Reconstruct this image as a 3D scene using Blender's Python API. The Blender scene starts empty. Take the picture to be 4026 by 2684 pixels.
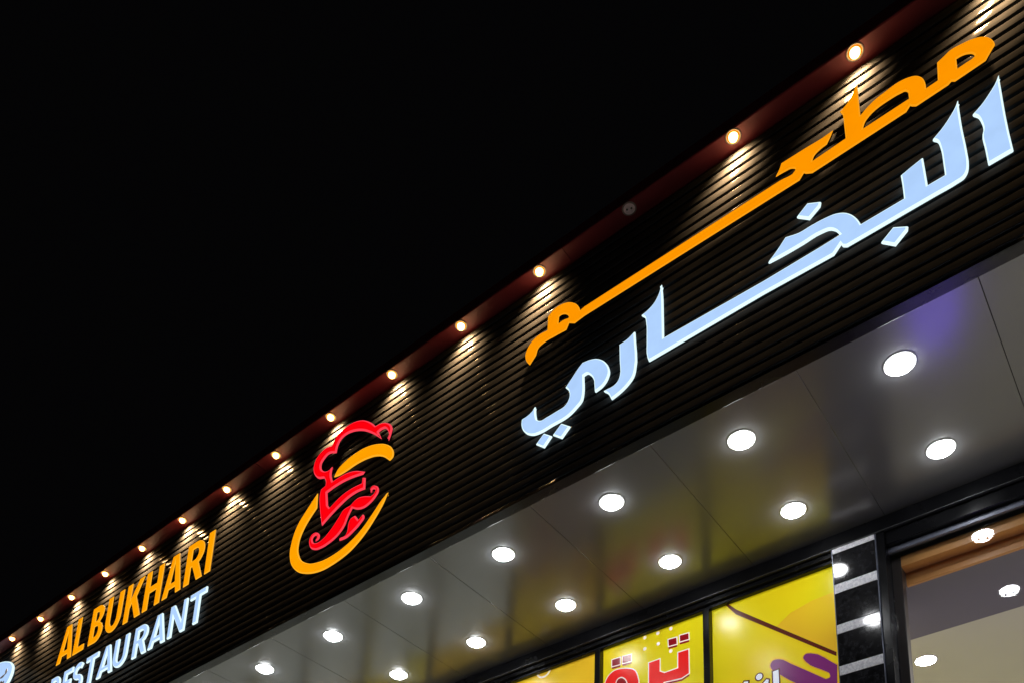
import bpy, bmesh, math, random
from mathutils import Matrix, Vector
random.seed(7)

# ---------------------------------------------------------------- camera, world, exposure
scene = bpy.context.scene
COL = scene.collection
CAMZ = 1.6
cam_d = bpy.data.cameras.new('camera')
cam = bpy.data.objects.new('camera', cam_d)
COL.objects.link(cam)
right = Vector((0.778795, 0.626104, 0.038364))
up = Vector((0.140734, -0.234000, 0.961997))
fwd = Vector((-0.611287, 0.743799, 0.270352))
m = Matrix.Identity(4)
for i in range(3):
    m[i][0], m[i][1], m[i][2] = right[i], up[i], -fwd[i]
m[2][3] = CAMZ
cam.matrix_world = m
cam_d.sensor_fit = 'HORIZONTAL'
cam_d.sensor_width = 36.0
cam_d.lens = 3721.54 / 4026 * 36.0
cam_d.shift_x = 0.0
cam_d.shift_y = (3578.08 - 1342.0) / 4026       # the photograph is the top part of a tall picture
cam_d.clip_start = 0.05
cam_d.clip_end = 500
scene.camera = cam

world = bpy.data.worlds.new('World')
scene.world = world
world.use_nodes = True
wn = world.node_tree
wn.nodes['Background'].inputs['Color'].default_value = (0.9, 0.85, 1.0, 1)
wn.nodes['Background'].inputs['Strength'].default_value = 0.0013      # moonless night

scene.view_settings.view_transform = 'Standard'
scene.view_settings.look = 'None'
scene.view_settings.exposure = 0.0
scene.view_settings.gamma = 1.0
scene.view_settings.use_curve_mapping = False
scene.render.engine = 'CYCLES'
scene.cycles.use_denoising = True
scene.cycles.max_bounces = 8
scene.cycles.transparent_max_bounces = 8
scene.cycles.sample_clamp_indirect = 6.0
scene.cycles.caustics_reflective = False
scene.cycles.caustics_refractive = False

# ---------------------------------------------------------------- materials
MATS = {}
def new_mat(name):
    mt = bpy.data.materials.new(name)
    mt.use_nodes = True
    nt = mt.node_tree
    nt.nodes.clear()
    out = nt.nodes.new('ShaderNodeOutputMaterial')
    MATS[name] = mt
    return mt, nt, out

def principled(name, col, rough=0.5, metal=0.0, spec=0.5, var=0.0, vscale=8.0, rvar=0.0, bump=0.0, bscale=60.0,
               stretch=(1, 1, 1), coat=0.0):
    mt, nt, out = new_mat(name)
    b = nt.nodes.new('ShaderNodeBsdfPrincipled')
    b.inputs['Metallic'].default_value = metal
    b.inputs['Specular IOR Level'].default_value = spec
    b.inputs['Roughness'].default_value = rough
    b.inputs['Coat Weight'].default_value = coat
    b.inputs['Coat Roughness'].default_value = 0.12
    b.inputs['Base Color'].default_value = (*col, 1)
    nt.links.new(b.outputs[0], out.inputs['Surface'])
    tc = nt.nodes.new('ShaderNodeTexCoord')
    mp = nt.nodes.new('ShaderNodeMapping')
    mp.inputs['Scale'].default_value = stretch
    geo = nt.nodes.new('ShaderNodeNewGeometry')
    nt.links.new(geo.outputs['Position'], mp.inputs['Vector'])
    if var > 0 or rvar > 0:
        n = nt.nodes.new('ShaderNodeTexNoise')
        n.inputs['Scale'].default_value = vscale
        n.inputs['Detail'].default_value = 6
        nt.links.new(mp.outputs[0], n.inputs['Vector'])
        if var > 0:
            cr = nt.nodes.new('ShaderNodeValToRGB')
            cr.color_ramp.elements[0].position = 0.3
            cr.color_ramp.elements[1].position = 0.72
            cr.color_ramp.elements[0].color = (*[c * (1 - var) for c in col], 1)
            cr.color_ramp.elements[1].color = (*[min(1, c * (1 + var)) for c in col], 1)
            nt.links.new(n.outputs['Fac'], cr.inputs[0])
            nt.links.new(cr.outputs[0], b.inputs['Base Color'])
        if rvar > 0:
            mr = nt.nodes.new('ShaderNodeMapRange')
            mr.inputs['From Min'].default_value = 0.3
            mr.inputs['From Max'].default_value = 0.7
            mr.inputs['To Min'].default_value = max(0.02, rough - rvar)
            mr.inputs['To Max'].default_value = rough + rvar
            nt.links.new(n.outputs['Fac'], mr.inputs['Value'])
            nt.links.new(mr.outputs[0], b.inputs['Roughness'])
    if bump > 0:
        n2 = nt.nodes.new('ShaderNodeTexNoise')
        n2.inputs['Scale'].default_value = bscale
        n2.inputs['Detail'].default_value = 4
        nt.links.new(mp.outputs[0], n2.inputs['Vector'])
        bp = nt.nodes.new('ShaderNodeBump')
        bp.inputs['Strength'].default_value = bump
        bp.inputs['Distance'].default_value = 0.004
        nt.links.new(n2.outputs['Fac'], bp.inputs['Height'])
        nt.links.new(bp.outputs[0], b.inputs['Normal'])
    return mt

def emitter(name, col, strength, var=0.0, vscale=14.0):
    """Lit acrylic or lamp lens: even glow, slightly uneven where the diodes sit behind it."""
    mt, nt, out = new_mat(name)
    e = nt.nodes.new('ShaderNodeEmission')
    e.inputs['Color'].default_value = (*col, 1)
    e.inputs['Strength'].default_value = strength
    if var > 0:
        geo = nt.nodes.new('ShaderNodeNewGeometry')
        n = nt.nodes.new('ShaderNodeTexNoise')
        n.inputs['Scale'].default_value = vscale
        n.inputs['Detail'].default_value = 2
        nt.links.new(geo.outputs['Position'], n.inputs['Vector'])
        mr = nt.nodes.new('ShaderNodeMapRange')
        mr.inputs['From Min'].default_value = 0.3
        mr.inputs['From Max'].default_value = 0.7
        mr.inputs['To Min'].default_value = strength * (1 - var)
        mr.inputs['To Max'].default_value = strength * (1 + var)
        nt.links.new(n.outputs['Fac'], mr.inputs['Value'])
        nt.links.new(mr.outputs[0], e.inputs['Strength'])
    nt.links.new(e.outputs[0], out.inputs['Surface'])
    return mt

def backlit(name, col, glow, rough=0.24, col2=None, scale=1.2):
    """Printed window film: real print colour, with some of the shop's light coming through it."""
    mt, nt, out = new_mat(name)
    b = nt.nodes.new('ShaderNodeBsdfPrincipled')
    b.inputs['Roughness'].default_value = rough
    b.inputs['Base Color'].default_value = (*col, 1)
    b.inputs['Emission Color'].default_value = (*col, 1)
    b.inputs['Emission Strength'].default_value = glow
    b.inputs['Specular IOR Level'].default_value = 0.28
    if col2:
        geo = nt.nodes.new('ShaderNodeNewGeometry')
        n = nt.nodes.new('ShaderNodeTexNoise')
        n.inputs['Scale'].default_value = scale
        n.inputs['Detail'].default_value = 1
        nt.links.new(geo.outputs['Position'], n.inputs['Vector'])
        cr = nt.nodes.new('ShaderNodeValToRGB')
        cr.color_ramp.elements[0].position = 0.4
        cr.color_ramp.elements[1].position = 0.6
        cr.color_ramp.elements[0].color = (*col, 1)
        cr.color_ramp.elements[1].color = (*col2, 1)
        nt.links.new(n.outputs['Fac'], cr.inputs[0])
        nt.links.new(cr.outputs[0], b.inputs['Base Color'])
        nt.links.new(cr.outputs[0], b.inputs['Emission Color'])
    nt.links.new(b.outputs[0], out.inputs['Surface'])
    return mt

def glass(name, tint=(0.9, 0.92, 0.95)):
    mt, nt, out = new_mat(name)
    fr = nt.nodes.new('ShaderNodeFresnel'); fr.inputs['IOR'].default_value = 1.5
    tr = nt.nodes.new('ShaderNodeBsdfTransparent'); tr.inputs['Color'].default_value = (*tint, 1)
    gl = nt.nodes.new('ShaderNodeBsdfGlossy'); gl.inputs['Roughness'].default_value = 0.015
    mx = nt.nodes.new('ShaderNodeMixShader')
    geo = nt.nodes.new('ShaderNodeNewGeometry')          # only the outer skin of a pane mirrors
    inv = nt.nodes.new('ShaderNodeMath'); inv.operation = 'SUBTRACT'; inv.inputs[0].default_value = 1.0
    nt.links.new(geo.outputs['Backfacing'], inv.inputs[1])
    mu = nt.nodes.new('ShaderNodeMath'); mu.operation = 'MULTIPLY'
    nt.links.new(fr.outputs[0], mu.inputs[0]); nt.links.new(inv.outputs[0], mu.inputs[1])
    nt.links.new(mu.outputs[0], mx.inputs[0])
    nt.links.new(tr.outputs[0], mx.inputs[1])
    nt.links.new(gl.outputs[0], mx.inputs[2])
    nt.links.new(mx.outputs[0], out.inputs['Surface'])
    return mt

principled('slat_dark', (0.031, 0.033, 0.037), rough=0.5, spec=0.0, coat=0.05, var=0.25, vscale=5, rvar=0.07, bump=0.035, bscale=9, stretch=(2.0, 12, 12))
principled('backing_black', (0.014, 0.014, 0.016), rough=0.7, var=0.2)
principled('maroon', (0.15, 0.014, 0.022), rough=0.45, var=0.2, vscale=4, bump=0.03)
principled('soffit_grey', (0.125, 0.127, 0.134), rough=0.22, spec=1.0, var=0.05, vscale=2.5, rvar=0.015, bump=0.006, bscale=5)
principled('frame_black', (0.005, 0.005, 0.006), rough=0.24, spec=0.25, var=0.2, rvar=0.06, bump=0.03, bscale=30)
principled('frame_edge', (0.10, 0.10, 0.105), rough=0.35, metal=0.6)
principled('pale_metal', (0.13, 0.14, 0.19), rough=0.4, metal=0.3, var=0.1)
principled('bezel', (0.75, 0.75, 0.74), rough=0.35)
principled('screw_grey', (0.35, 0.36, 0.36), rough=0.5)
principled('housing', (0.05, 0.05, 0.05), rough=0.5)
principled('unlit_lens', (0.85, 0.76, 0.82), rough=0.3, var=0.15, vscale=60)
principled('orange_paint', (0.70, 0.30, 0.07), rough=0.45, var=0.06, vscale=3)
principled('bulkhead_grey', (0.15, 0.135, 0.17), rough=0.5, var=0.06, vscale=3)
principled('ceiling_khaki', (0.60, 0.58, 0.47), rough=0.6, var=0.04, vscale=2)
principled('interior_wall', (0.50, 0.47, 0.42), rough=0.7, var=0.06)
principled('post_brown', (0.06, 0.045, 0.035), rough=0.4, var=0.1)
principled('pavement', (0.34, 0.34, 0.35), rough=0.6, var=0.2, vscale=3, bump=0.1)
principled('asphalt', (0.05, 0.05, 0.05), rough=0.85, var=0.3, vscale=20, bump=0.3)
principled('concrete', (0.35, 0.34, 0.32), rough=0.8, var=0.15)
principled('sign_return', (0.012, 0.010, 0.008), rough=0.5)
emitter('orange_face', (1.0, 0.305, 0.0), 1.0, var=0.03)
emitter('amber_face', (1.0, 0.335, 0.0), 1.08, var=0.04)
emitter('amber_rim', (1.0, 0.43, 0.02), 1.05)
emitter('orange_rim', (1.0, 0.36, 0.008), 1.0)
emitter('white_face', (0.44, 0.65, 1.0), 1.0, var=0.04)
emitter('white_rim', (0.74, 0.96, 1.0), 1.15)
emitter('red_face', (1.0, 0.0, 0.004), 1.0)
emitter('red_rim', (1.0, 0.055, 0.09), 1.0)
emitter('lamp_white', (0.96, 0.98, 1.0), 58.0)
emitter('lamp_rim', (1.0, 0.985, 0.95), 0.62)
emitter('warm_halo', (1.0, 0.32, 0.02), 0.85)  # orange halo of the warm lamps, painted as a glow
principled('spot_bezel', (0.22, 0.20, 0.20), rough=0.45)
emitter('lamp_dim', (0.95, 0.97, 1.0), 0.75)
emitter('lamp_warm', (1.0, 0.52, 0.13), 16.0)
emitter('lamp_inside', (1.0, 0.95, 0.85), 2300.0)
emitter('purple_tube', (0.22, 0.12, 1.0), 14.0)
backlit('film_yellow', (0.80, 0.60, 0.008), 0.36, col2=(0.72, 0.62, 0.008), scale=1.6)
backlit('film_amber', (0.72, 0.42, 0.02), 0.36, col2=(0.78, 0.54, 0.02), scale=1.6)
backlit('print_red', (0.72, 0.015, 0.012), 0.5)
backlit('print_dark_red', (0.25, 0.006, 0.010), 0.4)
backlit('print_white', (0.85, 0.72, 0.66), 0.5)
backlit('print_brown', (0.09, 0.013, 0.008), 0.4)
backlit('print_purple', (0.10, 0.012, 0.10), 0.5, col2=(0.16, 0.02, 0.13), scale=3)
backlit('print_pale', (0.75, 0.78, 0.9), 0.5)
backlit('print_orange', (0.80, 0.22, 0.02), 0.5)
principled('box_ink', (0.10, 0.13, 0.20), rough=0.5)
glass('window_glass')

def granite(name, dark, light, scale):
    mt, nt, out = new_mat(name)
    b = nt.nodes.new('ShaderNodeBsdfPrincipled')
    b.inputs['Roughness'].default_value = 0.08
    b.inputs['Specular IOR Level'].default_value = 0.6
    geo = nt.nodes.new('ShaderNodeNewGeometry')
    n = nt.nodes.new('ShaderNodeTexNoise'); n.inputs['Scale'].default_value = scale; n.inputs['Detail'].default_value = 8
    n.inputs['Roughness'].default_value = 0.75
    nt.links.new(geo.outputs['Position'], n.inputs['Vector'])
    cr = nt.nodes.new('ShaderNodeValToRGB')
    cr.color_ramp.elements[0].position = 0.38; cr.color_ramp.elements[0].color = (*dark, 1)
    cr.color_ramp.elements[1].position = 0.62; cr.color_ramp.elements[1].color = (*light, 1)
    nt.links.new(n.outputs['Fac'], cr.inputs[0])
    nt.links.new(cr.outputs[0], b.inputs['Base Color'])
    nt.links.new(b.outputs[0], out.inputs['Surface'])
granite('granite_white', (0.62, 0.61, 0.68), (0.98, 0.97, 1.0), 90)
granite('granite_black', (0.003, 0.003, 0.003), (0.022, 0.022, 0.025), 40)

# ---------------------------------------------------------------- helpers
def link(o, parent=None):
    COL.objects.link(o)
    if parent is not None:
        o.parent = parent
    return o

def tag(o, label=None, cat=None, group=None, kind=None):
    if label: o['label'] = label
    if cat: o['category'] = cat
    if group: o['group'] = group
    if kind: o['kind'] = kind
    return o

def empty(name, loc=(0, 0, 0)):
    o = bpy.data.objects.new(name, None)
    o.empty_display_size = 0.1
    o.location = loc
    return link(o)

def obj(name, me, mat=None, parent=None, loc=(0, 0, 0)):
    o = bpy.data.objects.new(name, me)
    if mat is not None and not me.materials:
        for k in ([mat] if isinstance(mat, str) else mat):
            me.materials.append(MATS[k])
    o.location = loc
    return link(o, parent)

def box_mesh(x0, x1, y0, y1, z0, z1, bevel=0.0):
    bm = bmesh.new()
    bmesh.ops.create_cube(bm, size=1)
    for v in bm.verts:
        v.co = Vector(((x0 + x1) / 2 + v.co.x * (x1 - x0), (y0 + y1) / 2 + v.co.y * (y1 - y0), (z0 + z1) / 2 + v.co.z * (z1 - z0)))
    if bevel > 0:
        bmesh.ops.bevel(bm, geom=bm.edges[:], offset=bevel, segments=2, affect='EDGES', profile=0.5)
    me = bpy.data.meshes.new('box')
    bm.to_mesh(me); bm.free()
    return me

def box(name, x0, x1, y0, y1, z0, z1, mat, parent=None, bevel=0.0):
    """world-space box; the camera's eye height CAMZ is already inside the z values"""
    off = parent.matrix_world.translation if False else (Vector(parent.location) if parent is not None else Vector((0, 0, 0)))
    c = Vector(((x0 + x1) / 2, (y0 + y1) / 2, (z0 + z1) / 2))
    me = box_mesh(x0 - c.x, x1 - c.x, y0 - c.y, y1 - c.y, z0 - c.z, z1 - c.z, bevel)
    return obj(name, me, mat, parent, c - off)

def prism_x(profile, x0, x1, smooth=None):
    """profile of (y, z) points extruded along X"""
    bm = bmesh.new()
    a = [bm.verts.new((x0, y, z)) for y, z in profile]
    b = [bm.verts.new((x1, y, z)) for y, z in profile]
    n = len(profile)
    for i in range(n):
        f = bm.faces.new((a[i], a[(i + 1) % n], b[(i + 1) % n], b[i]))
        if smooth and smooth(i): f.smooth = True
    bm.faces.new(a[::-1]); bm.faces.new(b)
    bmesh.ops.recalc_face_normals(bm, faces=bm.faces[:])
    me = bpy.data.meshes.new('prism'); bm.to_mesh(me); bm.free()
    return me

def lathe(profile, seg=32, smooth=True):
    """(r, z) profile turned round Z; open ends with r = 0 close to a point"""
    bm = bmesh.new()
    rings = []
    for r, z in profile:
        if r < 1e-6:
            rings.append([bm.verts.new((0, 0, z))])
        else:
            rings.append([bm.verts.new((r * math.cos(2 * math.pi * k / seg), r * math.sin(2 * math.pi * k / seg), z)) for k in range(seg)])
    for a, b in zip(rings, rings[1:]):
        for k in range(seg):
            q = [a[k % len(a)], a[(k + 1) % len(a)], b[(k + 1) % len(b)], b[k % len(b)]]
            u = []
            for v in q:
                if v not in u: u.append(v)
            if len(u) >= 3:
                try:
                    f = bm.faces.new(u); f.smooth = smooth
                except ValueError:
                    pass
    bmesh.ops.recalc_face_normals(bm, faces=bm.faces[:])
    me = bpy.data.meshes.new('lathe'); bm.to_mesh(me); bm.free()
    return me

def slab_from_loops(loops, depth, bevel, origin, mats):
    """filled outline in the facade plane (x, z), turned into a slab: mats = face, rim, side"""
    cu = bpy.data.curves.new('outline', 'CURVE')
    cu.dimensions = '2D'
    cu.fill_mode = 'BOTH'
    for l in loops:
        sp = cu.splines.new('POLY')
        sp.points.add(len(l) - 1)
        for pt, (x, z) in zip(sp.points, l):
            pt.co = (x - origin[0], z - origin[1], 0, 1)
        sp.use_cyclic_u = True
    cu.extrude = max(0.0002, depth / 2 - bevel)
    cu.bevel_depth = bevel
    cu.bevel_resolution = 1
    cu.offset = -bevel
    t = bpy.data.objects.new('tmp', cu)
    COL.objects.link(t)
    dg = bpy.context.evaluated_depsgraph_get()
    dg.update()
    me = bpy.data.meshes.new_from_object(t.evaluated_get(dg))
    bpy.data.objects.remove(t); bpy.data.curves.remove(cu)
    # curve plane XY, +Z towards the viewer -> x, z with the viewer at -Y
    me.transform(Matrix(((1, 0, 0, 0), (0, 0, -1, 0), (0, 1, 0, 0), (0, 0, 0, 1))))
    me.materials.clear()
    for k in mats: me.materials.append(MATS[k])
    for p in me.polygons:
        ny = -p.normal.y                                # the viewer is at -Y; whatever faces the wall is unlit return
        p.material_index = 0 if ny > 0.96 else (1 if ny > 0.15 and len(mats) > 1 else min(2, len(mats) - 1))
        p.use_smooth = False
    return me

def centre(loops):
    xs = [p[0] for p in loops[0]]; zs = [p[1] for p in loops[0]]
    return ((min(xs) + max(xs)) / 2, (min(zs) + max(zs)) / 2)

def piece(name, loops, yface, depth, bevel, mats, parent):
    c = centre(loops)
    me = slab_from_loops(loops, depth, bevel, c, mats)
    return obj(name, me, None, parent, Vector((c[0], yface + depth / 2, c[1])) - Vector(parent.location))

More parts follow.
